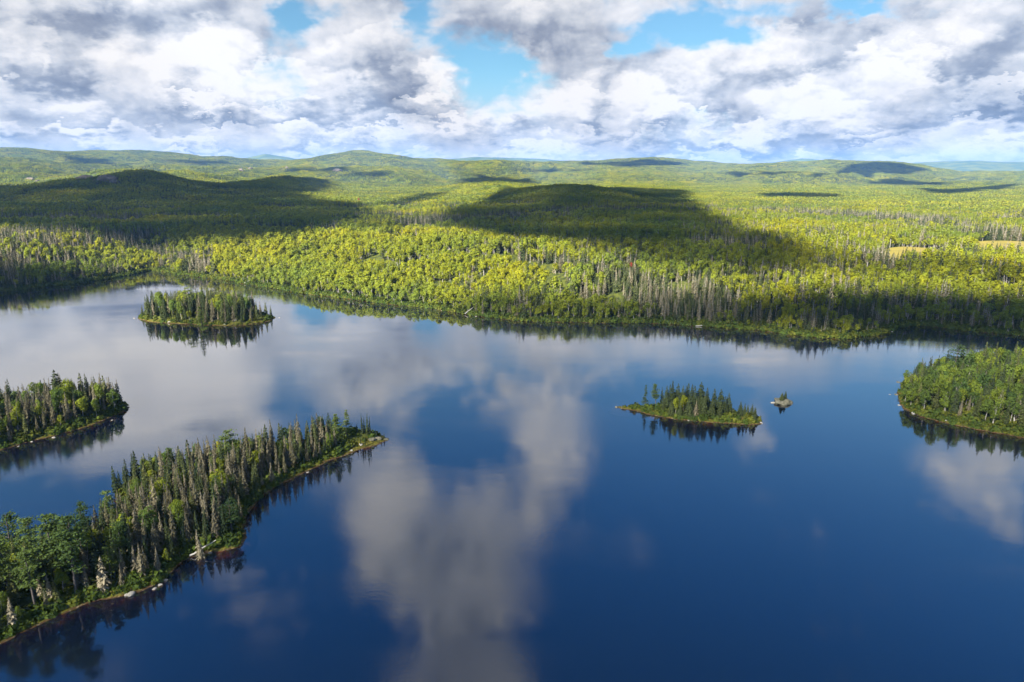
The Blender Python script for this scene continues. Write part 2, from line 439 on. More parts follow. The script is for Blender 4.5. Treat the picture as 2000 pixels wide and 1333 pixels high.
# columns: photo x -> [(distance, photo row of the canopy there)] ; a negative row stands for a hidden hollow of that height
PROFILE = {
    -300: [(420, -6), (540, 505), (760, 452), (820, 445), (1200, 372), (1600, -22), (2200, 335), (2900, 312), (3600, 290), (4600, -90)],
    0: [(420, -6), (540, 505), (760, 452), (820, 445), (1200, 375), (1600, -22), (2200, 335), (2900, 312), (3600, 289), (4600, -90)],
    140: [(440, -6), (560, 508), (760, 458), (840, 440), (1200, 363), (1600, -24), (2200, 345), (2900, 315), (3600, 292), (4600, -90)],
    280: [(540, -4), (640, 505), (780, 462), (860, 432), (1250, 343), (1700, -35), (2200, 348), (2900, 318), (3600, 289), (4600, -90)],
    420: [(500, -4), (600, 500), (780, 452), (900, 420), (1250, 357), (1700, -40), (2300, 344), (2900, 325), (3500, 303), (4600, -80)],
    560: [(480, -5), (560, 505), (680, 470), (850, 430), (1350, 344), (1800, -45), (2300, 337), (2900, 325), (3500, 314), (4600, -80)],
    700: [(440, -6), (520, 520), (650, 462), (800, 420), (950, 397), (1300, 360), (1800, 345), (2300, 337), (3200, 292), (4600, -80)],
    850: [(420, -6), (480, 535), (570, 480), (700, 428), (850, 412), (1050, 388), (1350, 366), (1900, 347), (2600, 330), (3500, 308), (4600, -70)],
    1000: [(390, -5), (450, 555), (540, 500), (640, 462), (800, 410), (1000, 379), (1150, 372), (1400, 357), (1900, 345), (2800, 325), (3700, 313), (4800, -70)],
    1150: [(390, -5), (450, 555), (540, 500), (650, 465), (820, 405), (1050, 374), (1250, -30), (1600, 362), (2000, 342), (2800, 325), (3700, 314), (4800, -70)],
    1300: [(390, -5), (450, 555), (540, 502), (660, 470), (850, 418), (1000, 394), (1200, -22), (1500, 378), (1900, 356), (2700, 328), (3500, 308), (4800, -70)],
    1450: [(380, -5), (440, 560), (540, 505), (640, 478), (800, 440), (950, 428), (1200, 398), (1600, 368), (2200, 346), (3300, 321), (4800, -60)],
    1600: [(370, -4), (440, 555), (540, 508), (640, 484), (800, 450), (1150, 398), (1600, 370), (2200, 350), (2800, 330), (3300, 314), (4200, -60)],
    1700: [(370, -4), (440, 555), (540, 510), (660, 485), (800, 452), (1150, 398), (1600, 372), (2200, 352), (2800, 330), (3200, 309), (4200, -60)],
    1800: [(370, -4), (440, 555), (560, 506), (660, 485), (800, 455), (1150, 402), (1600, 375), (2200, 355), (2800, 338), (3200, 321), (4200, -50)],
    1860: [(370, -4), (440, 555), (560, 506), (660, 485), (800, 455), (1150, 402), (1600, 375), (2200, 358), (2800, 346), (3400, 338), (4200, -45)],
    2000: [(370, -4), (440, 555), (560, 506), (660, 485), (800, 455), (1100, 412), (1300, 393), (1700, 365), (2300, 350), (3400, 339), (4200, -45)],
    2300: [(370, -4), (440, 555), (560, 506), (660, 485), (800, 455), (1100, 410), (1300, 390), (1700, 362), (2300, 348), (3400, 338), (4200, -45)],
}
STRETCH = ([300, 430, 540, 650, 800, 1000, 1200, 1350, 1600, 1900, 2300, 2800, 3600, 4800], [300, 430, 565, 725, 970, 1350, 1750, 2100, 2600, 3150, 3900, 4800, 6200, 8000])
PROFILE = {px: [(float(np.interp(d, *STRETCH)), r) for d, r in prof] for px, prof in PROFILE.items()}
FAR_ROWS = [(-300, 334), (0, 332), (280, 330), (420, 326), (480, 312), (520, 303), (570, 311), (640, 326), (760, 326), (850, 316), (930, 309), (990, 311), (1060, 313), (1150, 322), (1300, 325), (1450, 323),
            (1510, 320), (1565, 312), (1640, 319), (1720, 325), (1800, 320), (1840, 318), (1910, 317), (1960, 320), (2040, 318), (2300, 319)]
AZ = np.radians(np.linspace(-47, 47, 420))
RD = np.concatenate([np.geomspace(300, 1300, 290), np.geomspace(1300, 8000, 300)[1:], np.geomspace(8000, 14200, 26)[1:]])
def col_az(px):
    return math.atan2((px - CX) / F_PX, math.cos(PITCH) + (CY - HOR) / F_PX * math.sin(PITCH))
def row_height(az, d, row, top):
    v = -(row - CY) / F_PX
    return CAM_H + d * (v * math.cos(PITCH) - math.sin(PITCH)) * np.cos(az) / (math.cos(PITCH) + v * math.sin(PITCH)) - top
LR = np.log(RD)
cols = []
for px, prof in PROFILE.items():
    a = col_az(px)
    xs = [math.log(300)] + [math.log(d) for d, _ in prof] + [math.log(9500), math.log(11000), math.log(14200)]
    hs = [-float(prof[0][1])] + [(-r if r < 0 else float(row_height(a, d, r, TREE))) for d, r in prof] + [60.0, 50.0, 30.0]
    hs[0] = 3.0
    # monotone-ish smooth interpolation in log distance
    fine = np.interp(LR, xs, hs)
    k = np.exp(-0.5 * (np.arange(-9, 10) / 4.0) ** 2); k /= k.sum()
    fine = np.convolve(np.pad(fine, 9, mode='edge'), k, 'valid')
    cols.append((a, fine))
ca = np.array([c[0] for c in cols]); cf = np.array([c[1] for c in cols])
# smooth (Catmull-Rom) interpolation across bearing
Hm = np.zeros((len(AZ), len(RD)))
for i, a in enumerate(AZ):
    j = int(np.clip(np.searchsorted(ca, a) - 1, 0, len(ca) - 2))
    t = np.clip((a - ca[j]) / (ca[j + 1] - ca[j]), 0, 1)
    p0, p1, p2, p3 = cf[max(j - 1, 0)], cf[j], cf[j + 1], cf[min(j + 2, len(ca) - 1)]
    lin = p1 * (1 - t) + p2 * t
    cr_ = 0.5 * (2 * p1 + (p2 - p0) * t + (2 * p0 - 5 * p1 + 4 * p2 - p3) * t * t + (3 * p1 - p0 - 3 * p2 + p3) * t ** 3)
    Hm[i] = 0.5 * lin + 0.5 * cr_
ka = np.exp(-0.5 * (np.arange(-8, 9) / 4.0) ** 2); ka /= ka.sum()
Hm = np.apply_along_axis(lambda c: np.convolve(np.pad(c, 8, mode='edge'), ka, 'valid'), 0, Hm)
AA, DD = np.meshgrid(AZ, RD, indexing='ij')
TX, TY = DD * np.sin(AA), DD * np.cos(AA)
amp = np.interp(RD, [300, 700, 1500, 2150, 2800, 4000, 5200, 6200, 8000], [1.0, 4.0, 13.0, 20.0, 95.0, 135.0, 60.0, 20.0, 14.0])[None, :]
Hm = Hm + amp * (fbm(TX / 620.0, TY / 520.0, 5) - 0.53) * 1.5
Hm = Hm + np.interp(RD, [300, 800, 1400, 3000, 6000, 8000], [0, 3, 16, 34, 26, 8])[None, :] * (fbm(TX / 230.0 + 40, TY / 200.0 + 9, 3) - 0.52) * 1.6
for hx_, hd_, wx_, wd_, up_ in ((1120, 1400, 170, 300, 24), (930, 2000, 120, 320, 20), (285, 1850, 85, 330, 20), (540, 2080, 110, 330, 20), (100, 1760, 80, 280, 12), (850, 780, 110, 130, 9), (1400, 1150, 130, 220, 8),
                                (60, 3700, 170, 420, 34), (700, 3000, 120, 420, 22), (1300, 2900, 160, 420, 20), (1850, 2300, 200, 380, 22), (1600, 3600, 150, 420, 22)):
    Hm = Hm + up_ * np.exp(-((AA - col_az(hx_)) * F_PX / wx_) ** 2 - ((DD - hd_) / wd_) ** 2)      # separate domes
Hm = Hm - np.interp(RD, [600, 1000, 2400, 4200, 5200], [0, 9, 11, 8, 0])[None, :]
far_px = np.array([f[0] for f in FAR_ROWS]); far_rw = np.array([f[1] for f in FAR_ROWS])
far_a = np.array([col_az(p) for p in far_px])
crest = row_height(AZ, 12500.0, np.interp(AZ, far_a, far_rw), 0.0)
bump_r = np.exp(-0.5 * ((np.log(RD) - math.log(12500)) / 0.09) ** 2)
Hm = np.maximum(Hm, crest[:, None] * bump_r[None, :] + 20)
sd_land = sdist(TX, TY, LAND)
sd_land = np.where(DD > 1500, 500.0, sd_land)
rise = 0.12 + 0.14 * np.clip(sd_land, 0, 12) + 0.02 * np.clip(sd_land - 12, 0, 60)
wgt = sstep(8, 110, sd_land)
Hm = np.maximum(np.where(sd_land > 0, rise * (1 - wgt) + np.maximum(Hm, 2.5) * wgt, np.maximum(0.8 * sd_land + 0.1, -8.0)), -8.0)
def height(x, y):
    """Terrain height under world points (bilinear in bearing and log distance)."""
    a = np.arctan2(x, y); d = np.hypot(x, y)
    fi = np.clip((a - AZ[0]) / (AZ[-1] - AZ[0]) * (len(AZ) - 1), 0, len(AZ) - 1.001)
    fj = np.clip(np.interp(np.log(d), LR, np.arange(len(RD))), 0, len(RD) - 1.001)
    i, j = fi.astype(int), fj.astype(int); u, v = fi - i, fj - j
    return (Hm[i, j] * (1 - u) + Hm[i + 1, j] * u) * (1 - v) + (Hm[i, j + 1] * (1 - u) + Hm[i + 1, j + 1] * u) * v
na, nd = len(AZ), len(RD)
V = np.stack([TX, TY, Hm], -1).reshape(-1, 3)
I = (np.arange(na - 1)[:, None] * nd + np.arange(nd - 1)[None, :]).ravel()
F = np.stack([I, I + 1, I + nd + 1, I + nd], 1)[:, ::-1]
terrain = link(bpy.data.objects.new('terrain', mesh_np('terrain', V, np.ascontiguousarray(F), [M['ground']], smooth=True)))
tag(terrain, 'forested hills rolling back from the far lake shore', kind='structure')

ang = np.linspace(0, 2 * math.pi, 97)[:-1]
def disc(name, z, r, mat):
    v = [(0, 0, z)] + [(r * math.cos(a), r * math.sin(a), z) for a in ang]
    f = [(0, 1 + i, 1 + (i + 1) % 96) for i in range(96)]
    o = link(bpy.data.objects.new(name, mesh_np(name, v, f, [mat])))
    tag(o, kind='structure')
    return o
lake = disc('lake_water', 0.0, 2600.0, M['water'])
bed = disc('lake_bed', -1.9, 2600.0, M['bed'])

# ---------------------------------------------------------------- islands
ISLANDS = {}
def island(key, label, px, z_fn, res=1.3, margin=9.0, rough=(4.0, 0.45)):
    poly = roughen(smooth_poly([ground(*p) for p in px], 1), rough[0], rough[1], True)
    P = np.array(poly)
    x0, y0 = P.min(0) - margin; x1, y1 = P.max(0) + margin
    xs = np.arange(x0, x1 + res, res); ys = np.arange(y0, y1 + res, res)
    X, Y = np.meshgrid(xs, ys, indexing='ij')
    sd = sdist(X, Y, poly) + (fbm(X / 5.0, Y / 5.0, 3) - 0.5) * 1.2
    Z = np.where(sd > 0, 0.16 * np.clip(sd, 0, 9) + 0.05 + z_fn(X, Y) * sstep(0, 10, sd), 0.95 * sd + 0.05)
    Z = np.maximum(Z + (fbm(X / 3.0, Y / 3.0, 3) - 0.5) * 0.35, -2.6)
    keep = sd > -margin + 1
    nx, ny = X.shape
    I = (np.arange(nx - 1)[:, None] * ny + np.arange(ny - 1)[None, :])
    m = (keep[:-1, :-1] & keep[1:, :-1] & keep[:-1, 1:] & keep[1:, 1:]).ravel()
    I = I.ravel()[m]
    F = np.ascontiguousarray(np.stack([I, I + ny, I + ny + 1, I + 1], 1))
    used = np.unique(F); remap = np.zeros(nx * ny, int); remap[used] = np.arange(len(used))
    V = np.stack([X, Y, Z], -1).reshape(-1, 3)[used]
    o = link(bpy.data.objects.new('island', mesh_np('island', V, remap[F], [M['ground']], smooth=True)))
    tag(o, label, kind='structure')
    def zat(x, y):
        fx = np.clip((np.asarray(x) - x0) / res, 0, nx - 1.001); fy = np.clip((np.asarray(y) - y0) / res, 0, ny - 1.001)
        i, j = fx.astype(int), fy.astype(int); u, v = fx - i, fy - j
        return (Z[i, j] * (1 - u) + Z[i + 1, j] * u) * (1 - v) + (Z[i, j + 1] * (1 - u) + Z[i + 1, j + 1] * u) * v
    ISLANDS[key] = dict(poly=poly, z=zat, obj=o)
flat = lambda X, Y: 0.6 * (fbm(X / 14.0, Y / 14.0, 3))
tip = ground(706, 842)
def near_z(X, Y):
    return flat(X, Y) + 3.2 * np.exp(-(((X - tip[0]) / 9.0) ** 2 + ((Y - tip[1]) / 8.0) ** 2)) + 1.5 * sstep(0, 14, sdist(X, Y, near_poly))
NEAR_PX = [(-160, 1345), (0, 1262), (60, 1228), (130, 1196), (190, 1174), (250, 1165), (300, 1148), (330, 1130), (345, 1105), (380, 1086), (420, 1078), (470, 1072), (482, 1056), (482, 1020), (492, 994), (520, 966), (560, 941),
           (610, 916), (660, 894), (700, 880), (740, 868), (759, 860), (750, 850), (725, 844), (690, 842), (640, 855), (560, 873), (480, 893), (400, 910), (320, 928), (255, 945), (218, 964), (232, 978), (238, 1000), (205, 1032), (150, 1072), (80, 1092), (0, 1104), (-160, 1130)]
near_poly = [ground(*p) for p in NEAR_PX]
island('near', 'long wooded point running out into the lake with a mossy tip', NEAR_PX, near_z)
island('west', 'wooded island with grey spruces and a rounded end', [(-260, 960), (-100, 912), (0, 881), (60, 863), (120, 849), (180, 831), (230, 811), (253, 799), (250, 788), (225, 780), (150, 787), (60, 800), (-60, 818), (-260, 850)],
       lambda X, Y: flat(X, Y) + 1.2)
island('islet', 'small spruce-topped island with a thin spit', [(1195, 795), (1215, 799), (1245, 803), (1270, 812), (1330, 822), (1400, 827), (1440, 829), (1470, 832), (1491, 826), (1482, 816), (1440, 806), (1380, 800), (1300, 797), (1252, 796), (1222, 794)], flat, 0.9, rough=(3.0, .3))
island('east', 'birch-covered headland with a dark rocky end', [(1757, 748), (1752, 771), (1757, 793), (1788, 813), (1850, 829), (1900, 839), (1960, 849), (2000, 857), (2120, 880), (2300, 890), (2400, 800), (2300, 735), (2100, 716), (1990, 715), (1900, 721), (1820, 732), (1775, 741)],
       lambda X, Y: flat(X, Y) + 2.5 * sstep(8, 40, sdist(X, Y, [ground(*p) for p in [(1757, 748), (1752, 771), (1788, 813), (1900, 839), (2000, 857), (2300, 890), (2400, 800), (2100, 716), (1900, 721)]])))
island('far', 'lens-shaped wooded island off the channel mouth', [(263, 622), (290, 629), (340, 633), (400, 636), (450, 638), (500, 634), (545, 621), (525, 616), (500, 611), (497, 604), (470, 602), (420, 600), (340, 604), (280, 614)], lambda X, Y: flat(X, Y) + 1.5, 1.6)

# ---------------------------------------------------------------- plant meshes
def quads(c, n, size, rng, aspect=1.0, up=None):
    """Leaf clumps: one quad per centre C with normal N; returns verts (4n,3) and faces."""
    n = n / (np.linalg.norm(n, axis=1, keepdims=True) + 1e-9)
    r = rng.normal(size=n.shape)
    u = np.cross(n, r); u /= np.linalg.norm(u, axis=1, keepdims=True) + 1e-9
    v = np.cross(n, u)
    s = np.asarray(size).reshape(-1, 1) * np.ones((len(c), 1)) * 0.5
    u, v = u * s, v * s * aspect
    k = [rng.uniform(0.6, 1.15, (len(c), 1)) for _ in range(4)]
    V = np.stack([c - u * k[0] - v * k[1], c + u * k[1] - v * k[2], c + u * k[2] + v * k[3], c - u * k[3] + v * k[0]], 1).reshape(-1, 3)
    return V, np.arange(len(c) * 4).reshape(-1, 4)
def tube(path, radii, sides=5):
    path = np.asarray(path, float); V = []
    for p, r in zip(path, radii):
        for k in range(sides):
            a = 2 * math.pi * k / sides
            V.append((p[0] + r * math.cos(a), p[1] + r * math.sin(a), p[2]))
    F = []
    for i in range(len(path) - 1):
        for k in range(sides):
            a, b = i * sides + k, i * sides + (k + 1) % sides
            F.append((a, b, b + sides, a + sides))
    return np.array(V), np.array(F)
def limb(a, b, ra, rb):
    """Three-sided twig between two points in any direction."""
    a, b = np.array(a, float), np.array(b, float)
    d = (b - a) / (np.linalg.norm(b - a) + 1e-9)
    u = np.cross(d, [0.3, 0.2, 0.93]); u /= np.linalg.norm(u); v = np.cross(d, u)
    V = []
    for p, r in ((a, ra), (b, rb)):
        for k in range(3):
            t = 2.094 * k
            V.append(p + r * (math.cos(t) * u + math.sin(t) * v))
    return np.array(V), np.array([(0, 1, 4, 3), (1, 2, 5, 4), (2, 0, 3, 5)])
def merge(parts):
    V, F, o = [], [], 0
    for v, f in parts:
        V.append(v); F.append(f + o); o += len(v)
    return np.concatenate(V), np.concatenate(F)

def broad_parts(seed, h, r, n, leaf, base=0.34, lobes=11, limbs=5, lean=0.0, forks=1, jit=0.27, upb=0.2):
    g = np.random.default_rng(seed)
    cz, rz = h * (base + 1) / 2, h * (1 - base) / 2
    L = []
    while len(L) < lobes:
        p = g.uniform(-1, 1, 3)
        if np.dot(p, p) < 1:
            p *= 0.72
            L.append((p[0] * r + lean * h, p[1] * r, cz + p[2] * rz, g.uniform(0.34, 0.52)))
    L = np.array(L)
    w = L[:, 3] ** 2; k = g.choice(len(L), n, p=w / w.sum())
    d = g.normal(size=(n, 3)); d[:, 2] += 0.35; d /= np.linalg.norm(d, axis=1, keepdims=True)
    rad = (L[k, 3] * g.uniform(0.78, 1.06, n) ** 1)[:, None] * np.array([r, r, rz * 0.85])
    c = L[k, :3] + d * rad
    nrm = d + g.normal(scale=jit, size=(n, 3)) + np.array([0, 0, upb])
    crown = quads(c, nrm, leaf * g.uniform(0.65, 1.35, n), g)
    tw = []
    for f in range(forks):
        ox = g.uniform(-.5, .5) * (forks > 1); oy = g.uniform(-.5, .5) * (forks > 1)
        tr = 0.011 * h + 0.03
        tw.append(tube([(ox, oy, -0.4), (ox + lean * h * .2, oy, h * .25), (ox * 2 + lean * h * .6 + g.normal(0, .15), oy * 2 + g.normal(0, .15), h * .55), (ox * 3 + lean * h + g.normal(0, .3), oy * 3, h * 0.86)], (tr * 1.25, tr, tr * .75, tr * .2)))
        for i in range(limbs):
            z = h * g.uniform(0.32, 0.68); t = g.integers(len(L))
            tw.append(limb((lean * z + ox, oy, z), L[t, :3], tr * .45, tr * .12))
    return crown, merge(tw)
def spruce_parts(seed, h, r, levels, per, base=0.06, droop=0.35, width=0.42, gap=0.0, club=0.0, ragged=0.25):
    """Whorls of drooping boughs; each bough is a bent frond of two quads with side tufts."""
    g = np.random.default_rng(seed)
    V, F = [], []
    def add(q):
        o = len(V); V.extend(q); F.append((o, o + 1, o + 2, o + 3))
    for i in range(levels):
        t = (i + g.uniform(-.3, .3)) / levels
        z = h * (base + (1 - base) * max(t, 0) * 0.985)
        prof = (1 - t) ** 0.8 * (0.55 + 0.45 * min(1, t * 5)) + 0.045
        if club:
            prof += club * math.exp(-((t - 0.86) / 0.07) ** 2)
        for k in range(per if t < .75 else max(4, per - 2)):
            if g.random() < gap:
                continue
            a = 2 * math.pi * (k + g.uniform(-.4, .4)) / per + i * 1.9
            L = r * prof * g.uniform(1 - ragged, 1 + ragged * 0.8)
            w = width * (0.45 + 0.75 * L / max(r, .1)) * g.uniform(.75, 1.25)
            ca, sa = math.cos(a), math.sin(a)
            dz = -droop * L * g.uniform(.6, 1.3); zj = z + g.uniform(-.2, .2)
            tilt = g.uniform(-.5, .5) * w
            p0 = np.array((0.05 * ca, 0.05 * sa, zj)); p1 = np.array((ca * L * .6, sa * L * .6, zj + dz * .45)); p2 = np.array((ca * L, sa * L, zj + dz))
            sd_ = np.array((-sa, ca, 0)) * w * .5; up = np.array((0, 0, tilt * .6))
            add([p0 - sd_ * .35, p0 + sd_ * .35, p1 + sd_ + up, p1 - sd_ - up])
            add([p1 - sd_ - up, p1 + sd_ + up, p2 + sd_ * .35, p2 - sd_ * .35])
            hang = np.array((0, 0, -w * g.uniform(.6, 1.1)))
            add([p1 * .7 + p0 * .3, p2, p2 + hang * .5, p1 + hang])
    for k in range(4):
        a = k * 1.57 + 0.4; s = 0.10 + club
        add([np.array((0, 0, h * 1.02)), np.array((math.cos(a) * s, math.sin(a) * s, h * .97)), np.array((math.cos(a) * s * .8, math.sin(a) * s * .8, h * .93)), np.array((0, 0, h * .93))])
    tr = 0.009 * h + 0.03
    trunk = tube([(0, 0, -0.4), (0, 0, h * .5), (0, 0, h * .99)], (tr * 1.2, tr * .75, 0.02), 5)
    return (np.array(V), np.array(F)), trunk
def pine_parts(seed, h, r, tiers, base=0.35, conic=False):
    """Old white pine: bare lower trunk, then uneven flat plates of needles on long limbs."""
    g = np.random.default_rng(seed)
    tr = 0.012 * h + 0.05
    tw = [tube([(0, 0, -0.4), (g.normal(0, .1), 0, h * .5), (g.normal(0, .15), g.normal(0, .15), h * .97)], (tr * 1.2, tr * .8, 0.04), 6)]
    C, Nn, S = [], [], []
    for i in range(tiers):
        t = (i + g.uniform(0, .6)) / tiers; z = h * (base + (1 - base) * t)
        prof = (1.05 - t) if conic else (0.55 + 0.5 * math.sin(math.pi * min(1, t * 1.05 + .12)))
        for k in range(g.integers(3, 6)):
            a = g.uniform(0, 6.28); L = r * prof * g.uniform(.55, 1.15)
            e = np.array((math.cos(a) * L, math.sin(a) * L, z + L * g.uniform(.02, .22)))
            tw.append(limb((0, 0, z - L * .08), e, tr * .3, .02))
            m = int(24 + 42 * L / r)
            s = g.random(m) ** 0.6
            off = g.normal(size=(m, 3)) * np.array([.30 * L + .2, .30 * L + .2, .16])
            c = np.array((0, 0, z)) * (1 - s[:, None]) + e * s[:, None] + off * 0.75
            C.append(c); n = g.normal(scale=.45, size=(m, 3)); n[:, 2] += 1.0; Nn.append(n); S.append(g.uniform(.14, .32, m))
    crown = quads(np.concatenate(C), np.concatenate(Nn), np.concatenate(S), g)
    return crown, merge(tw)
def shrub_parts(seed, h, r, n, leaf):
    g = np.random.default_rng(seed)
    d = g.normal(size=(n, 3)); d[:, 2] = np.abs(d[:, 2]); d /= np.linalg.norm(d, axis=1, keepdims=True)
    lump = 0.75 + 0.35 * np.sin(3 * np.arctan2(d[:, 1], d[:, 0]) + seed) * d[:, 2]
    c = d * np.array([r, r, h]) * (lump * g.uniform(.7, 1.05, n))[:, None]
    return quads(c, d + g.normal(scale=.45, size=(n, 3)), leaf * g.uniform(.6, 1.4, n), g)

def two_meshes(name, crown, trunk, leaf_mat, bark_mat):
    return (mesh_np(name + '_crown', crown[0], crown[1], [leaf_mat]), mesh_np(name + '_trunk', trunk[0], trunk[1], [bark_mat], smooth=True))
LIB = {k: [] for k in ('spruce', 'dead', 'birch', 'pine', 'young_pine')}      # (crown mesh, trunk mesh) at 10 m height
for s in range(9):
    LIB['spruce'].append(two_meshes('spruce', *spruce_parts(100 + s, 10, 1.25 + .12 * (s % 4), 25, 8, club=(.10 if s % 3 == 0 else 0), ragged=.3), M['spruce'], M['bark_dark']))
    LIB['dead'].append(two_meshes('grey_spruce', *spruce_parts(200 + s, 10, 1.15 + .12 * (s % 4), 27, 9, base=.05, droop=.5, width=.36, gap=.08 + .05 * (s % 4), ragged=.42), M['dead'], M['bark_grey']))
    LIB['birch'].append(two_meshes('birch', *broad_parts(300 + s, 10, 2.2 + .2 * (s % 3), 950, .36, base=.20 + .05 * (s % 3), lobes=12 + s % 4, limbs=6, lean=.02 * (s % 3 - 1), forks=1 + (s % 4 == 0)), M['broad'], M['bark_white']))
for s in range(5):
    LIB['pine'].append(two_meshes('pine', *pine_parts(400 + s, 10, 1.55 + .12 * s, 8, .34 + .05 * (s % 2)), M['pine'], M['bark_dark']))
for s in range(3):
    LIB['young_pine'].append(two_meshes('young_pine', *pine_parts(450 + s, 10, 2.4, 11, .10, True), M['pine'], M['bark_dark']))

# ---------------------------------------------------------------- where trees stand
def scatter(poly, spacing, rng, pad_front=0.0):
    P = np.array(poly); x0, y0 = P.min(0); x1, y1 = P.max(0)
    n = int((x1 - x0) * (y1 - y0) / spacing ** 2 * 6)
    c = np.stack([rng.uniform(x0, x1, n), rng.uniform(y0, y1, n)], 1)
    c = c[inside(c[:, 0], c[:, 1], poly)]
    cell, out = {}, []
    for x, y in c:
        i, j = int(x // spacing), int(y // spacing)
        if all((x - a) ** 2 + (y - b) ** 2 >= spacing ** 2 for di in (-1, 0, 1) for dj in (-1, 0, 1) for a, b in cell.get((i + di, j + dj), ())):
            cell.setdefault((i, j), []).append((x, y)); out.append((x, y))
    return np.array(out)
FWD = np.array([0, math.cos(PITCH), -math.sin(PITCH)]); UPV = np.array([0, math.sin(PITCH), math.cos(PITCH)])
def project(x, y, z):
    d = np.stack([np.asarray(x, float), np.asarray(y, float), np.asarray(z, float) - CAM_H], -1)
    f = d @ FWD
    return CX + F_PX * d[..., 0] / f, CY - F_PX * (d @ UPV) / f, f

TREES = []          # dict(kind, x, y, z, h, w, tone, place, hero label)
def plant(kind, x, y, z, h, w=1.0, tone=None, place='', label=None, rng=random.Random(4)):
    TREES.append(dict(kind=kind, x=float(x), y=float(y), z=float(z), h=float(h), w=float(w), tone=rng.random() if tone is None else tone, place=place, label=label, rot=rng.uniform(0, 6.28), lean=(rng.gauss(0, .025), rng.gauss(0, .025))))
def hero(isl, kind, bx, by, top, w=1.0, tone=None, label=None, place=''):
    """A tree the photograph shows singly: photo pixels of its foot and the row of its top."""
    x, y = ground(bx, by, 1.0); z = float(ISLANDS[isl]['z'](x, y))
    for _ in range(2):
        x, y = ground(bx, by, z); z = float(ISLANDS[isl]['z'](x, y))
    d = math.hypot(x, y); u, v0, f = project(x, y, z)
    lo, hi = 0.5, 40.0
    for _ in range(30):
        mid = (lo + hi) / 2
        lo, hi = (mid, hi) if project(x, y, z + mid)[1] > top else (lo, mid)
    plant(kind, x, y, z, lo, w, tone, place or isl, label)
heroes_xy = []
# the near point
hero('near', 'dead', 203, 1152, 1086, 1.4, .85, 'pale bare lichen-covered spruce by the shrubby shore of the long point')
hero('near', 'dead', 26, 1226, 1166, 1.2, .8, 'whitish bare spruce standing low by the water, lower corner of the picture')
hero('near', 'dead', 102, 1178, 1120, 1.1, .85, 'bleached grey spruce, right one of a close pair near the shore')
hero('near', 'dead', 82, 1172, 1118, 0.9, .8, 'bleached grey spruce, left one of a close pair near the shore')
hero('near', 'dead', 282, 1025, 950, 1.1, .9, 'tall pale grey spruce left of the pale forked snag above the cove')
hero('near', 'dead', 392, 1084, 1034, 1.0, .7, 'pale dead spruce tilting over the notch in the near shore')
hero('near', 'young_pine', 659, 868, 806, 1.15, .75, 'bright green bushy pine beside the mossy tip of the long point')
hero('near', 'young_pine', 677, 858, 799, 0.8, 1.0, 'slim light green pine, topmost beside the mossy tip')
hero('near', 'birch', 316, 1000, 925, 1.15, .45, 'round bright green birch standing alone among grey spruces')
hero('near', 'birch', 430, 905, 862, 1.0, .80, 'yellow-topped birch at the back edge of the long point')
for i, (bx, by, tp, w, tn) in enumerate([(30, 1118, 1004, 1.1, .35), (68, 1122, 1012, 1.1, .45), (112, 1150, 1010, 1.2, .4), (150, 1165, 1008, 1.0, .3), (20, 1170, 1050, 1.1, .5), (70, 1190, 1070, 1.1, .45), (128, 1150, 1052, 1.0, .4)]):
    hero('near', 'pine', bx, by, tp, w * .88, tn + .2, ['spreading white pine at the picture edge, farthest back', 'round-headed white pine second from the picture edge', 'broad white pine with a bare dark trunk, middle of the pine clump', 'tall open-crowned pine at the cove end of the pine clump', 'dark pine in the front rank at the picture edge', 'front pine of the clump above the pair of bleached spruces', 'lower pine tucked under the broad white pine'][i])
hero('near', 'spruce', 174, 1068, 1005, .9, .3, 'lone dark spruce showing against the cove water')
hero('near', 'pine', 240, 1090, 1020, 1.35, .5, 'wide olive pine beside the cove')
for i, (bx, by, tp) in enumerate([(228, 965, 910), (236, 962, 918), (250, 955, 897), (262, 950, 885), (272, 952, 880), (284, 948, 892)]):
    hero('near', 'spruce', bx, by, tp, .85, .15, ['dark spire at the outer corner of the cove point', 'second dark spire of the cove point', 'dark spruce third along the cove point', 'fourth dark spruce along the cove point', 'tallest dark spruce of the cove point row', 'last dark spruce of the cove point row'][i])
for i, (bx, by, tp, w) in enumerate([(708, 850, 808, .55), (712, 851, 814, .5), (717, 849, 806, .55), (722, 851, 815, .5), (727, 853, 834, .6), (698, 850, 826, .6), (745, 858, 845, .9), (750, 858, 844, .9), (735, 855, 841, .8), (704, 868, 846, .5), (713, 870, 850, .5)]):
    hero('near', 'spruce', bx, by, tp, w, .35, ['thin dark spruce, left of the tuft on the mossy tip', 'short thin spruce within the tuft on the mossy tip', 'tallest thin spruce of the tuft on the mossy tip', 'thin spruce at the water side of the tuft', 'small spruce just beyond the tuft on the tip', 'small spruce at the foot of the mossy knoll', 'tiny spruce on the bare rock at the very tip', 'outermost tiny spruce on the rocky tip', 'tiny spruce between the tuft and the rocky tip', 'spindly spruce on the shore face of the mossy knoll', 'spindly spruce above the rock ledge of the tip'][i])
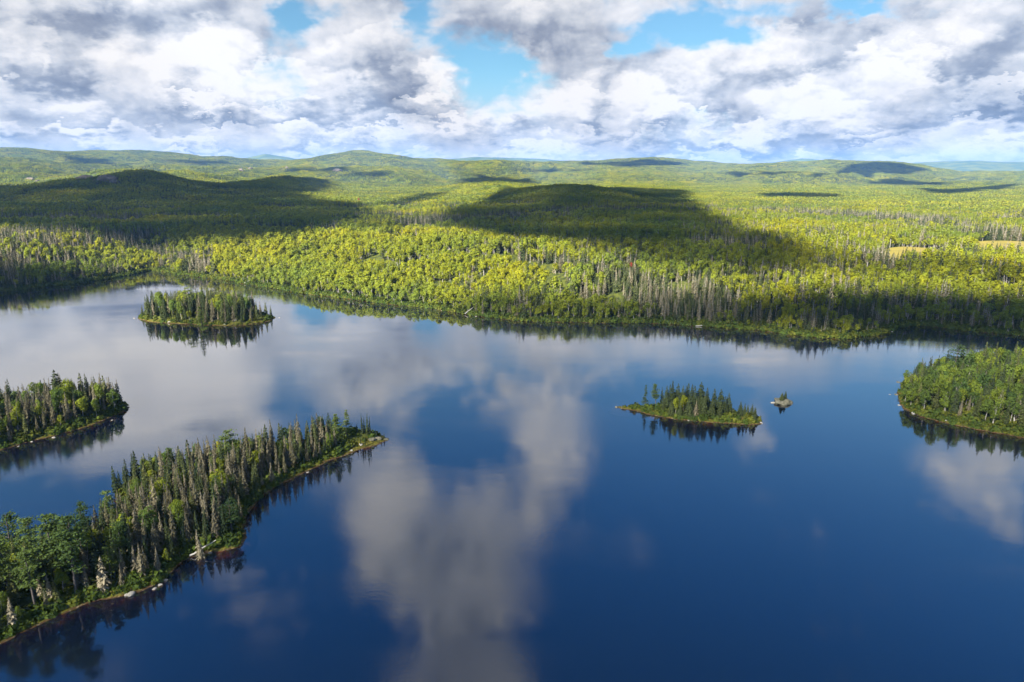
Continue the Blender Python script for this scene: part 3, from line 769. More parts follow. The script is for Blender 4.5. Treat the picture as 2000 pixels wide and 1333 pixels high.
# the small island: its trees one by one
for i, (kind, bx, by, tp, w, tn, lab) in enumerate([
        ('young_pine', 1260, 795, 752, .55, .45, 'bright green narrow tree at the spit end of the small island'),
        ('pine', 1281, 798, 749, .72, .6, 'gangly open pine second from the spit of the small island'),
        ('spruce', 1293, 797, 756, .5, .2, 'thin dark spire right of the gangly pine'),
        ('spruce', 1300, 799, 754, .8, .3, 'slim spruce fourth from the spit of the small island'),
        ('spruce', 1307, 798, 752, .6, .2, 'narrow dark spruce fifth from the spit of the small island'),
        ('spruce', 1314, 800, 744, .75, .25, 'tall dark spruce, first high peak on the small island'),
        ('spruce', 1322, 799, 749, .8, .35, 'dark spruce right of the first high peak'),
        ('spruce', 1332, 802, 754, 1.0, .4, 'stout spruce left of the centre of the small island'),
        ('spruce', 1338, 800, 753, .7, .3, 'slender spruce behind the yellow birch of the small island'),
        ('spruce', 1342, 799, 748, .65, .2, 'pointed dark spruce at the centre back of the small island'),
        ('birch', 1319, 812, 774, .6, .48, 'yellow-green birch low in the middle of the small island'),
        ('birch', 1334, 812, 770, .6, .52, 'second yellow-green birch in the middle of the small island'),
        ('spruce', 1350, 803, 751, .85, .3, 'full dark spruce right of the island centre'),
        ('spruce', 1357, 803, 754, .7, .25, 'shorter dark spruce between the two highest peaks'),
        ('spruce', 1366, 801, 745, .95, .25, 'highest broad spruce on the small island'),
        ('spruce', 1362, 812, 775, .9, .55, 'olive spruce in front of the highest broad spruce'),
        ('dead', 1358, 815, 782, 1.0, .55, 'grey spruce in the front rank of the small island'),
        ('spruce', 1379, 805, 757, .9, .35, 'dark spruce just right of the highest peak'),
        ('spruce', 1374, 812, 770, .8, .5, 'olive green spruce below the highest peak'),
        ('spruce', 1393, 806, 759, .9, .3, 'single dark spruce with a gap on its right'),
        ('spruce', 1406, 808, 760, .95, .3, 'evenly tapered spruce standing clear, toward the outer end'),
        ('spruce', 1416, 810, 774, .8, .35, 'shorter of two spruces before the low gap'),
        ('spruce', 1422, 808, 767, .75, .35, 'taller of two spruces before the low gap'),
        ('spruce', 1445, 813, 783, .9, .3, 'first spruce after the low gap of the small island'),
        ('spruce', 1453, 815, 787, .75, .35, 'second spruce after the low gap'),
        ('spruce', 1460, 815, 791, .65, .35, 'thin small spruce near the outer end'),
        ('spruce', 1467, 816, 788, .8, .4, 'ragged small spruce near the outer end'),
        ('spruce', 1472, 822, 796, .9, .5, 'small bushy spruce by the outer shore'),
        ('spruce', 1475, 818, 799, .8, .4, 'last small spruce at the outer end of the island'),
        ('spruce', 1432, 813, 797, .7, .5, 'knee-high young spruce in the low gap'),
        ('spruce', 1310, 812, 783, 1.0, .55, 'bushy olive spruce in front of the first peak'),
        ('spruce', 1327, 815, 786, .9, .5, 'low olive spruce in the front rank beside the birch trunk'),
        ('spruce', 1345, 814, 778, 1.0, .5, 'broad olive spruce in the front rank, island centre'),
        ('spruce', 1390, 815, 783, 1.0, .5, 'bushy spruce in front of the single dark spruce'),
        ('spruce', 1405, 818, 790, .9, .55, 'low bushy spruce in the front rank, outer half'),
        ('spruce', 1296, 805, 780, .9, .5, 'small olive spruce beside the gangly pine')]):
    hero('islet', kind, bx, by, tp, w * (1.75 if kind == 'spruce' else 1.2), tn, lab)
hero('far', 'pine', 374, 622, 561, 1.1, .95, 'tallest light green pine crowning the far wooded island')
hero('far', 'young_pine', 395, 635, 598, .8, 1.0, 'yellow-green larch-like tree in the shore line of the far island')
hero('west', 'spruce', 121, 795, 722, 1.7, .3, 'bushy dark spruce rising highest above the grey-treed island')
hero('west', 'spruce', 24, 812, 741, 1.0, .15, 'dark spire nearest the picture edge on the grey-treed island')
hero('west', 'birch', 137, 797, 735, .8, .4, 'columnar green tree right of the highest dark spruce')
for i, (bx, by, tp, tn) in enumerate([(112, 803, 750, .3), (123, 803, 752, .35), (134, 803, 750, .3), (74, 790, 745, .35)]):
    hero('west', 'birch', bx, by, tp, .95, tn, ['white-trunked birch, left of three in a row on the grey-treed island', 'white-trunked birch, middle of three in a row', 'white-trunked birch, right of three in a row', 'white-trunked birch left of the three in a row'][i])
for i, (bx, by, tp) in enumerate([(1786, 752, 712), (1800, 752, 706), (1812, 750, 698), (1826, 746, 694), (1843, 744, 684)]):
    hero('east', 'spruce', bx, by, tp, 1.0, .15, ['first dark spruce from the rocky end of the birch headland', 'second dark spruce from the rocky end', 'third dark spruce from the rocky end', 'fourth dark spruce from the rocky end of the headland', 'fifth dark spruce in the rank climbing the headland'][i])
for i, (bx, by, tp) in enumerate([(1860, 738, 672), (1872, 738, 676), (1915, 730, 668), (1938, 728, 668), (1975, 726, 666)]):
    hero('east', 'spruce' if i != 0 else 'pine', bx, by, tp, 1.0, .3 if i < 2 else .7, ['rounded dark tree at the top of the spruce rank', 'dark spruce touching the rounded dark tree', 'olive spruce tip showing above the birches', 'pointed olive spruce in the sky line of the headland', 'single spruce tip near the picture edge above the birches'][i])
hero('east', 'birch', 1989, 762, 710, 1.2, .3, 'tallest pale green birch with a long white trunk, near the picture edge')

taken = np.array([(t['x'], t['y']) for t in TREES])
def fill(isl, spacing, chooser, hmean, front=3.2, seed=1):
    rng = np.random.default_rng(seed); pr = random.Random(seed)
    pts = scatter(ISLANDS[isl]['poly'], spacing, rng)
    sd = sdist(pts[:, 0], pts[:, 1], ISLANDS[isl]['poly'])
    pts, sd = pts[sd > 1.6], sd[sd > 1.6]
    for (x, y), s in zip(pts, sd):
        # the camera side of every island has a strip of open shrub before the trees
        nx, ny = x - 0.0, y
        L = math.hypot(nx, ny); fx, fy = x - nx / L * front, y - ny / L * front
        if not inside(np.array([fx]), np.array([fy]), ISLANDS[isl]['poly'])[0] and pr.random() > .12:
            continue
        if np.min((taken[:, 0] - x) ** 2 + (taken[:, 1] - y) ** 2) < (spacing * .62) ** 2:
            continue
        u, v, f = project(x, y, 0)
        if u < -45 or u > 2045 or v > 1400:
            continue
        c = chooser(u, v, s, pr, x, y)
        if c:
            kind, k = c
            small = 0.72 if s < 4.5 and pr.random() < .45 else 1.0
            hh = hmean * k * pr.gauss(1.0, .13) * small * (0.85 + 0.15 * min(1, s / 6))
            plant(kind, x, y, float(ISLANDS[isl]['z'](x, y)), max(hh, 2.2), pr.uniform(.75, 1.15), (pr.uniform(0, .42 if isl == 'east' else .55) if kind == 'birch' else pr.uniform(.05, .68) if kind == 'dead' else None), place=isl, rng=pr)
def pick(pr, rows):
    r = pr.random() * sum(w for _, _, w in rows)
    for kind, k, w in rows:
        r -= w
        if r <= 0:
            return kind, k
def near_choice(u, v, s, pr, x, y):
    if u > 664 and v < 900:
        return None if pr.random() < .965 else ('spruce', .35)
    if u < 250 and v > 1085:
        return pick(pr, [('pine', 1.0, .12), ('spruce', .85, .42), ('dead', .75, .30), ('birch', .72, .16)])
    if u < 310 and v < 1000:
        return pick(pr, [('spruce', .9, .8), ('birch', .7, .2)])
    return pick(pr, [('dead', .95, .50), ('spruce', .95, .36), ('birch', .80, .12), ('pine', 1.05, .02)])
fill('near', 1.75, near_choice, 8.6, 2.6, 21)
fill('west', 1.95, lambda u, v, s, pr, x, y: pick(pr, [('dead', .95, .58), ('spruce', .98, .22), ('birch', .85, .20)]), 9.2, 3.0, 22)
fill('east', 2.4, lambda u, v, s, pr, x, y: pick(pr, [('birch', .95, .55), ('spruce', 1.05, .33), ('dead', .85, .12)]), 8.8, 3.2, 23)
fill('far', 2.5, lambda u, v, s, pr, x, y: pick(pr, [('spruce', 1.0, .66), ('birch', .95, .16), ('dead', .95, .18)]) if u < 500 else pick(pr, [('spruce', .75, .5), ('dead', .6, .06), ('birch', .6, .04), ('spruce', .35, .4)]), 10.4, 1.8, 24)
print('near trees', len(TREES), {k: sum(t['kind'] == k for t in TREES) for k in LIB})

# ---------------------------------------------------------------- mainland forest: positions
cumax = np.maximum.accumulate((Hm + 6 - CAM_H) / DD, axis=1)
VIS = (Hm + 22 - CAM_H) / DD >= np.concatenate([np.full((na, 1), -9.0), cumax[:, :-1]], 1) - 0.006
def visible(x, y):
    a = np.arctan2(x, y); d = np.hypot(x, y)
    i = np.clip(np.round((a - AZ[0]) / (AZ[-1] - AZ[0]) * (na - 1)).astype(int), 0, na - 1)
    j = np.clip(np.round(np.interp(np.log(d), LR, np.arange(nd))).astype(int), 0, nd - 1)
    return VIS[i, j] & (np.abs(a) < math.radians(41.5))
BOGS = [[(1728, 487), (1760, 483), (1800, 485), (1842, 490), (1842, 510), (1800, 517), (1745, 517), (1724, 509)], [(1895, 474), (1940, 471), (2000, 473), (2070, 476), (2070, 505), (1990, 506), (1908, 500)]]
def to_terrain(px, py, lift=0.0):
    """World point where the view ray through a photo pixel meets the land (LIFT: canopy height)."""
    d = ray(px, py); n = math.hypot(d.x, d.y)
    ts = np.geomspace(310, 13000, 1800)
    x, y, z = d.x / n * ts, d.y / n * ts, CAM_H + d.z / n * ts
    hit = np.nonzero(z <= height(x, y) + lift)[0]
    k = hit[0] if len(hit) and ts[hit[0]] < 7400 else int(np.argmax(np.where(ts < 7400, (height(x, y) + lift - z) / ts, -9)))
    return float(x[k]), float(y[k]), float(height(x[k:k + 1], y[k:k + 1])[0])
bog_polys = [[to_terrain(*p)[:2] for p in b] for b in BOGS]
g4 = np.random.default_rng(77)
sp = 3.25
gx, gy = np.meshgrid(np.arange(-1000, 1000, sp), np.arange(300, 1200, sp), indexing='ij')
px_ = (gx + g4.uniform(-.48, .48, gx.shape) * sp).ravel(); py_ = (gy + g4.uniform(-.48, .48, gx.shape) * sp).ravel()
dd_ = np.hypot(px_, py_)
ok = (dd_ < 1180) & (dd_ > 320) & visible(px_, py_)
px_, py_ = px_[ok], py_[ok]
sdl = sdist(px_, py_, LAND)
ok = sdl > g4.uniform(.9, 3.4, len(sdl))
ok &= ~((fbm(px_ / 26.0 + 13, py_ / 26.0 + 57, 3) > .68) & (sdl > 20))          # small natural gaps
for b in bog_polys:
    ok &= ~inside(px_, py_, b)
px_, py_, sdl = px_[ok], py_[ok], sdl[ok]
pz_ = height(px_, py_)
U, Vr, _ = project(px_, py_, pz_)
clump = fbm(px_ / 90.0, py_ / 90.0, 3) + 0.25 * (fbm(px_ / 22.0, py_ / 22.0, 2) - .5)
r_ = g4.random(len(px_))
shore_right = (U > 1000) & (sdl < 170)
p_con = np.where(shore_right, 0.45, np.where(U > 850, 0.20, 0.11)) + sstep(0.54, 0.64, clump) * np.where(Vr < 500, 0.72, 0.45)
p_con = np.where((U < 330) & (sdl < 110), 0.62, p_con)
p_con = np.where((U > 1400) & (Vr < 520) & (Vr > 455), np.maximum(p_con, 0.42), p_con)
p_con = np.where((U > 330) & (U < 900) & (sdl < 120), 0.06, p_con)
p_dead = np.where((U > 850) & (sdl < 45), 0.55, np.where(U > 1250, 0.42, 0.22)); p_dead = np.where((U < 330), 0.5, p_dead)
p_dead = np.where((U > 300) & (U < 420) & (sdl < 40), .85, p_dead)
p_con = np.where((U > 300) & (U < 420) & (sdl < 40), .7, p_con)
stand = fbm(px_ / 34.0 + 70, py_ / 34.0 + 11, 3)
p_dead = np.clip(p_dead * (0.25 + 1.5 * sstep(.42, .60, stand)), 0, .55)
is_con = r_ < p_con * (0.55 + 0.9 * sstep(.38, .60, stand))
is_dead = is_con & (g4.random(len(px_)) < p_dead)
kind_ = np.where(is_dead, 2, np.where(is_con, 1, 0))
hh_ = np.where(kind_ == 0, g4.normal(9.0, 2.0, len(px_)), g4.normal(9.8, 2.2, len(px_)))
hh_ *= np.where(sdl < 5, .7, np.where(sdl < 12, .9, 1.0))
hh_ = np.clip(hh_ * (.72 + .56 * fbm(px_ / 55.0 + 5, py_ / 55.0 + 31, 3)), 3.0, 15)
# the shore-front trees that show largest stand as single trees
size = hh_ / np.hypot(px_, py_)
LIMIT = {'birch': 298, 'spruce': 298, 'dead': 298}
single = np.zeros(len(px_), bool)
for code, kind in ((0, 'birch'), (1, 'spruce'), (2, 'dead')):
    room = LIMIT[kind] - sum(t['kind'] == kind for t in TREES)
    cand = np.nonzero((kind_ == code) & (sdl < 16) & (U > 10) & (U < 1990))[0]
    for i in cand[np.argsort(-size[cand])][:max(room, 0)]:
        single[i] = True
        plant(kind, px_[i], py_[i], pz_[i], hh_[i], g4.uniform(.95, 1.35), float(g4.uniform(.1, .85)) if kind == 'birch' else None, 'shore')
print('single shore trees', single.sum(), 'forest trees', (~single).sum())

# ---------------------------------------------------------------- single trees as objects
_T = 'second third fourth fifth sixth seventh eighth ninth tenth eleventh twelfth thirteenth fourteenth fifteenth sixteenth seventeenth eighteenth nineteenth twentieth'.split()
ORD = ['leftmost'] + [w + ' from left' for w in _T]
ZONES = {
    'near': [(95, 'at the pine-topped end of the long point'), (190, 'left of the pale bare spruce on the long point'), (270, 'beside the cove of the long point'), (340, 'at the widest part of the long point'), (410, 'behind the notched shore of the long point'), (480, 'above the brown shallows of the long point'), (560, 'halfway along the long point'), (625, 'two thirds along the long point'), (9999, 'by the mossy tip of the long point')],
    'west': [(60, 'at the picture-edge side of the grey-treed island'), (125, 'left of the three white trunks on the grey-treed island'), (190, 'right of the three white trunks on the grey-treed island'), (9999, 'at the rounded end of the grey-treed island')],
    'islet': [(9999, 'on the small spruce island')],
    'east': [(1810, 'at the rocky end of the birch headland'), (1870, 'below the dark spruce rank of the birch headland'), (1930, 'in the middle of the birch headland'), (1965, 'near the picture edge on the birch headland'), (9999, 'at the very picture edge on the birch headland')],
    'far': [(330, 'at the left end of the far island'), (390, 'below the tallest pine of the far island'), (450, 'in the middle of the far island'), (500, 'at the thick right half of the far island'), (9999, 'at the thin right end of the far island')],
    'shore': [(300, 'on the shaded left shore'), (420, 'by the channel mouth'), (700, 'on the sunlit far shore'), (860, 'on the far shore near the light edge'), (1000, 'on the far shore, start of the shaded part'), (1150, 'on the shaded far shore under the dark hill'), (1300, 'on the middle of the shaded far shore'), (1450, 'on the shaded far shore before the cape'), (1560, 'on the left flank of the far cape'), (1660, 'at the end of the far cape'), (1760, 'in the inlet right of the far cape'), (1880, 'on the far shore behind the birch headland'), (9999, 'on the far shore at the picture edge')],
}
NAMES = {'spruce': ('spruce_tree', 'spruce tree', 'spruce'), 'dead': ('grey_spruce_tree', 'spruce tree', 'grey spruce'), 'birch': ('birch_tree', 'birch tree', 'birch'), 'pine': ('pine_tree', 'pine tree', 'pine'), 'young_pine': ('pine_tree', 'pine tree', 'pine')}
TONE = {'spruce': ('very dark', 'dark green', 'olive'), 'dead': ('dull', 'lichen-hung', 'pale'), 'birch': ('green', 'yellow-green', 'golden'), 'pine': ('dark', 'green', 'light green'), 'young_pine': ('dark', 'green', 'light green')}
PLACE_GROUP = {'near': 'trees of the long point', 'west': 'trees of the grey-treed island', 'islet': 'trees of the small island', 'east': 'trees of the birch headland', 'far': 'trees of the far island', 'shore': 'trees fronting the far shore', 'rock': 'trees of the rock islet'}
for t in TREES:
    t['u'], t['v'], _ = project(t['x'], t['y'], t['z'])
for t in TREES:
    t['hero'] = bool(t['label'])
cells = {}
for t in TREES:
    if t['label']:
        continue
    zone = next(s for lim, s in ZONES[t['place']] if t['u'] < lim)
    same = [o['v'] for o in TREES if o['place'] == t['place'] and abs(o['u'] - t['u']) < 30]
    q = sum(v < t['v'] for v in same) / max(1, len(same))
    row = 'front' if q > .66 else ('middle' if q > .33 else 'back')
    tone = TONE[t['kind']][0 if t['tone'] < .33 else (1 if t['tone'] < .67 else 2)]
    cells.setdefault((t['kind'] if t['kind'] != 'young_pine' else 'pine', tone, zone, row), []).append(t)
for (kind, tone, zone, row), ts in cells.items():
    ts.sort(key=lambda t: t['u'])
    for i, t in enumerate(ts):
        which = '' if len(ts) == 1 else ', ' + ORD[min(i, len(ORD) - 1)]
        lab = f"{tone} {NAMES[kind][2]} {zone}, {row} row{which}"
        if len(lab.split()) > 16:
            lab = lab.replace(' from left', '').replace(' of the long point', ' of the point').replace(' on the long point', ' on the point')
        t['label'] = ' '.join(lab.split()) if len(lab.split()) <= 16 else lab.replace(', start of the shaded part', '').replace(' on the grey-treed island', '')
def make_tree(t, crown_mesh=None):
    name, cat, _ = NAMES[t['kind']]
    cm, tm = LIB[t['kind']][int(t['rot'] * 1000) % len(LIB[t['kind']])]
    e = bpy.data.objects.new(name, None); link(e)
    e.empty_display_size = 0.5
    e.location = (t['x'], t['y'], t['z'] - 0.05)
    e.rotation_euler = (t['lean'][0], t['lean'][1], t['rot'])
    s = t['h'] / 10.0
    e.scale = (s * t['w'], s * t['w'], s)
    tag(e, t['label'], cat, PLACE_GROUP[t['place']])
    for nm, me in (('trunk', tm), ('crown', crown_mesh or cm)):
        o = bpy.data.objects.new(nm, me); link(o, e)
        o.color = (1, 1, 1, min(0.99, max(0.0, t['tone'])))
    return e
NAMED = [t for t in TREES if t['kind'] in ('pine', 'young_pine')]
REST = []
for kind in ('birch', 'spruce', 'dead'):
    ts = sorted((t for t in TREES if t['kind'] == kind), key=lambda t: (not t['hero'], -t['h'] / math.hypot(t['x'], t['y'])))
    NAMED += ts[:298]; REST += ts[298:]
for t in NAMED:
    make_tree(t)
print('single trees', len(NAMED), 'left to the mass', len(REST))

# ---------------------------------------------------------------- forest mass: many instances in one object
def proto(name, parts, mats, tints=None):
    """One mesh of several (verts, faces) parts, material i for part i, optional per-vertex tint."""
    V, F = merge(parts)
    idx = np.concatenate([np.full(len(f), i) for i, (_, f) in enumerate(parts)])
    me = mesh_np(name, V, F, mats, idx)
    at = me.attributes.new('tint', 'FLOAT', 'POINT')
    at.data.foreach_set('value', np.asarray(tints if tints is not None else np.full(len(V), .5), np.float32))
    return bpy.data.objects.new(name, me)
PROTOS = []
for s in range(6):
    c, t = broad_parts(600 + s, 10, 2.3 + .3 * (s % 3), 380, .50, base=.30 - .05 * (s % 3), lobes=9 + s % 4, limbs=2, forks=1 + (s % 3 == 0), jit=.22, upb=.35)
    PROTOS.append(proto('broadleaf_stand', [c, t], [M['broad'], M['bark_white']]))
for s in range(3):
    c, t = spruce_parts(700 + s, 10, 1.5, 13, 7, width=.62)
    PROTOS.append(proto('spruce_stand', [c, t], [M['spruce'], M['bark_dark']]))
for s in range(3):
    c, t = spruce_parts(720 + s, 10, 1.3, 13, 7, width=.45, gap=.2, droop=.5)
    PROTOS.append(proto('grey_spruce_stand', [c, t], [M['dead'], M['bark_grey']]))
def patch(seed, con, n=25, w=17.0, leaves=18):
    g = np.random.default_rng(seed)
    A, B, ta, tb, D, td = [], [], [], [], [], []
    for k in range(n):
        ox, oy = (k % 5 - 2 + g.uniform(-.4, .4)) * w / 5, (k // 5 - 2 + g.uniform(-.4, .4)) * w / 5
        h = g.normal(9.3, 1.7)
        if g.random() < con:
            (v, f), _ = spruce_parts(seed * 31 + k, h, 1.3, 5, 5, width=.95)
            B.append((v + np.array([ox, oy, 0]), f)); tb.append(np.full(len(v), g.random()))
        else:
            (v, f), t_ = broad_parts(seed * 37 + k, h, 2.0, leaves, 1.4, base=.35, lobes=6, limbs=0, jit=.15, upb=.7)
            A.append((v + np.array([ox, oy, 0]), f)); ta.append(np.full(len(v), g.random()))
            D.append((t_[0] + np.array([ox, oy, 0]), t_[1])); td.append(np.full(len(t_[0]), .5))
    parts, tint, mats = [], [], []
    for P, T, m in ((A, ta, 'broad'), (B, tb, 'spruce'), (D, td, 'bark_white')):
        if P:
            parts.append(merge(P)); tint.append(np.concatenate(T)); mats.append(M[m])
    return proto('forest_patch', parts, mats, np.concatenate(tint))
for s in range(5):
    PROTOS.append(patch(900 + s, .10))
for s in range(3):
    PROTOS.append(patch(950 + s, .75))
PB, PS, PD, PP, PC = (0, 6), (6, 3), (9, 3), (12, 5), (17, 3)
near0 = len(PROTOS)
for kind in ('birch', 'spruce', 'dead'):
    for cm_, tm_ in LIB[kind][:4]:
        parts = []
        for me in (cm_, tm_):
            v = np.zeros(len(me.vertices) * 3, np.float32); me.vertices.foreach_get('co', v)
            f = np.zeros(len(me.loops), np.int32); me.loops.foreach_get('vertex_index', f)
            parts.append((v.reshape(-1, 3), f.reshape(-1, 4)))
        PROTOS.append(proto(kind + '_stand', parts, [cm_.materials[0], tm_.materials[0]]))

n1 = int((~single).sum()); m_ = ~single
k1 = kind_[m_]; pidx = np.where(k1 == 0, PB[0] + g4.integers(0, PB[1], n1), np.where(k1 == 1, PS[0] + g4.integers(0, PS[1], n1), PD[0] + g4.integers(0, PD[1], n1)))
pos1 = np.stack([px_[m_], py_[m_], pz_[m_] - .1], 1); s1 = hh_[m_] / 10
scl1 = np.stack([s1 * g4.uniform(.85, 1.25, n1), s1 * g4.uniform(.85, 1.25, n1), s1], 1)
rot1 = np.stack([g4.normal(0, .03, n1), g4.normal(0, .03, n1), g4.uniform(0, 6.28, n1)], 1)
def far_cells(d0, d1, step, k):
    gx, gy = np.meshgrid(np.arange(-d1 * .72, d1 * .72, step), np.arange(d0 * .7, d1, step), indexing='ij')
    x = (gx + g4.uniform(-.3, .3, gx.shape) * step).ravel(); y = (gy + g4.uniform(-.3, .3, gx.shape) * step).ravel()
    d = np.hypot(x, y); o = (d >= d0) & (d < d1) & visible(x, y)
    x, y = x[o], y[o]; z = height(x, y)
    c = fbm(x / 300.0, y / 300.0, 4); e = 12.0
    dzx = (height(x + e, y) - height(x - e, y)) / (2 * e); dzy = (height(x, y + e) - height(x, y - e)) / (2 * e)
    con = g4.random(len(x)) < sstep(.50, .64, c) * .7 + .14 + .40 * sstep(90, 190, z)
    i = np.where(con, PC[0] + g4.integers(0, PC[1], len(x)), PP[0] + g4.integers(0, PP[1], len(x)))
    q = g4.integers(0, 4, len(x)) * (math.pi / 2)
    # tilt the patch with the slope, turned about its own axis first
    rx, ry = np.arctan(dzy), -np.arctan(dzx)
    rot = np.stack([rx * np.cos(q) + ry * np.sin(q), -rx * np.sin(q) + ry * np.cos(q), q], 1)
    sc = np.stack([np.full(len(x), k), np.full(len(x), k), g4.uniform(.85, 1.15, len(x))], 1)
    return np.stack([x, y, z - .3], 1), i, rot, sc
parts_far = [far_cells(1160, 2300, 14.5, 1.0), far_cells(2300, 4200, 17.5, 1.2), far_cells(4200, 7600, 25.0, 1.7)]
fa = tuple(np.concatenate([q_[i] for q_ in parts_far]) for i in range(4))
nr = (np.array([(t['x'], t['y'], t['z'] - .05) for t in REST]).reshape(-1, 3), np.array([near0 + 4 * ('birch', 'spruce', 'dead').index(t['kind']) + int(t['rot'] * 100) % 4 for t in REST], int),
      np.array([(t['lean'][0], t['lean'][1], t['rot']) for t in REST]).reshape(-1, 3), np.array([(t['h'] / 10 * t['w'], t['h'] / 10 * t['w'], t['h'] / 10) for t in REST]).reshape(-1, 3))
POS = np.concatenate([pos1, fa[0], nr[0]]); IDX = np.concatenate([pidx, fa[1], nr[1]]); ROT = np.concatenate([rot1, fa[2], nr[2]]); SCL = np.concatenate([scl1, fa[3], nr[3]])
print('forest instances', len(POS))
def instancer(name, pos, idx, rot, scl, protos, label):
    me = bpy.data.meshes.new(name); me.vertices.add(len(pos)); me.vertices.foreach_set('co', np.asarray(pos, np.float32).ravel())
    a = me.attributes.new('pick', 'INT', 'POINT'); a.data.foreach_set('value', np.asarray(idx, np.int32))
    a = me.attributes.new('turn', 'FLOAT_VECTOR', 'POINT'); a.data.foreach_set('vector', np.asarray(rot, np.float32).ravel())
    a = me.attributes.new('size', 'FLOAT_VECTOR', 'POINT'); a.data.foreach_set('vector', np.asarray(scl, np.float32).ravel())
    o = link(bpy.data.objects.new(name, me))
    tag(o, label, kind='stuff')
    ng = bpy.data.node_groups.new(name + '_scatter', 'GeometryNodeTree')
    ng.interface.new_socket('Geometry', in_out='INPUT', socket_type='NodeSocketGeometry')
    ng.interface.new_socket('Geometry', in_out='OUTPUT', socket_type='NodeSocketGeometry')
    nn = ng.nodes; L = ng.links
    gi, go, join = nn.new('NodeGroupInput'), nn.new('NodeGroupOutput'), nn.new('GeometryNodeJoinGeometry')
    def attr(nm, ty):
        n = nn.new('GeometryNodeInputNamedAttribute'); n.data_type = ty; n.inputs['Name'].default_value = nm
        return n.outputs['Attribute']
    pk, tu, sz = attr('pick', 'INT'), attr('turn', 'FLOAT_VECTOR'), attr('size', 'FLOAT_VECTOR')
    for k, p in enumerate(protos):
        cmp_ = nn.new('FunctionNodeCompare'); cmp_.data_type = 'INT'; cmp_.operation = 'EQUAL'
        L.new(pk, cmp_.inputs[2]); cmp_.inputs[3].default_value = k
        oi = nn.new('GeometryNodeObjectInfo'); oi.inputs['Object'].default_value = p; oi.inputs['As Instance'].default_value = False
        ip = nn.new('GeometryNodeInstanceOnPoints')
        L.new(gi.outputs[0], ip.inputs['Points']); L.new(cmp_.outputs[0], ip.inputs['Selection']); L.new(oi.outputs['Geometry'], ip.inputs['Instance'])
        L.new(tu, ip.inputs['Rotation']); L.new(sz, ip.inputs['Scale']); L.new(ip.outputs[0], join.inputs[0])
    L.new(join.outputs[0], go.inputs[0])
    md = o.modifiers.new('scatter', 'NODES'); md.node_group = ng
    return o
instancer('forest', POS, IDX, ROT, SCL, PROTOS, 'mixed autumn forest covering the hills behind the far shore')

# ---------------------------------------------------------------- shoreline shrubs
shrubs = [proto('shrub_clump', [shrub_parts(40 + s, 1.0, 1.0, 90, .34)], [M['shrub']]) for s in range(4)]
sx, sy, sz, ss = [], [], [], []
for key, n_per, band in (('near', 1.1, 4.6), ('west', 1.1, 5.0), ('islet', 1.3, 3.4), ('east', 1.0, 6.5), ('far', .5, 3.0)):
    poly = ISLANDS[key]['poly']; P = np.array(poly)
    x0, y0 = P.min(0); x1, y1 = P.max(0)
    n = int((x1 - x0) * (y1 - y0) * n_per)
    x, y = g4.uniform(x0, x1, n), g4.uniform(y0, y1, n)
    s = sdist(x, y, poly)
    o = (s > .9) & ((s < band) | (g4.random(n) < .25))
    u, v, _ = project(x, y, np.zeros(n))
    o &= (u > -80) & (u < 2080)
    if key == 'near':
        o &= ~((u > 690) & (g4.random(n) < .86))
    sx.append(x[o]); sy.append(y[o]); sz.append(ISLANDS[key]['z'](x[o], y[o])); ss.append(np.clip(g4.normal(1.15, .4, o.sum()), .4, 2.2) * np.clip(.4 + s[o] * .25, .4, 1.1))
S = np.array(shore); seg = np.linalg.norm(np.diff(S, axis=0), axis=1); cum = np.concatenate([[0], np.cumsum(seg)])
q = g4.uniform(0, cum[-1], 24000)
bx, by = np.interp(q, cum, S[:, 0]) + g4.normal(0, 4.5, 24000), np.interp(q, cum, S[:, 1]) + g4.normal(0, 4.5, 24000)
s = sdist(bx, by, LAND); o = (s > .8) & (s < 12)
u, v, _ = project(bx, by, np.zeros(len(bx))); o &= (u > -60) & (u < 2060)
sx.append(bx[o]); sy.append(by[o]); sz.append(height(bx[o], by[o])); ss.append(np.clip(g4.normal(1.5, .5, o.sum()), .5, 2.8))
sx, sy, sz, ss = map(np.concatenate, (sx, sy, sz, ss)); n = len(sx)
instancer('shoreline_shrubs', np.stack([sx, sy, sz - .1], 1), g4.integers(0, 4, n), np.stack([np.zeros(n), np.zeros(n), g4.uniform(0, 6.28, n)], 1),
          np.stack([ss * g4.uniform(.8, 1.4, n), ss * g4.uniform(.8, 1.4, n), ss], 1), shrubs, 'low green and yellowing shrubs edging the lake shores')
print('shrubs', n)

# ---------------------------------------------------------------- boulders, logs, rock islet
def rock_mesh(name, seed, sx, sy, sz, sub=3, mat='pale_rock', rough=.35):
    import bmesh
    bm = bmesh.new(); bmesh.ops.create_icosphere(bm, subdivisions=sub, radius=1.0)
    g = np.random.default_rng(seed); off = g.uniform(0, 50, 2)
    pl = g.normal(size=(7, 3)); pl /= np.linalg.norm(pl, axis=1, keepdims=True); cut = g.uniform(.55, .9, 7)
    for v in bm.verts:
        c = np.array(v.co)
        for k in range(7):                                   # chip flat faces into the stone
            e = c @ pl[k] - cut[k]
            if e > 0:
                c = c - pl[k] * e * .85
        c = c * (1 + rough * (float(fbm(np.array([c[0] * 1.7 + off[0]]), np.array([c[1] * 1.7 + c[2] * 1.3 + off[1]]), 3)[0]) - .5))
        v.co = (c[0] * sx, c[1] * sy, c[2] * sz)
    me = bpy.data.meshes.new(name); bm.to_mesh(me); bm.free()
    me.materials.append(M[mat])
    return me
BOULDER = [rock_mesh('boulder', 60 + s, 1.0, .8, .6, 2) for s in range(6)]
DARK_STONE = [rock_mesh('dark_stone', 30 + s, 1.0, .8, .55, 3, 'rock') for s in range(3)]
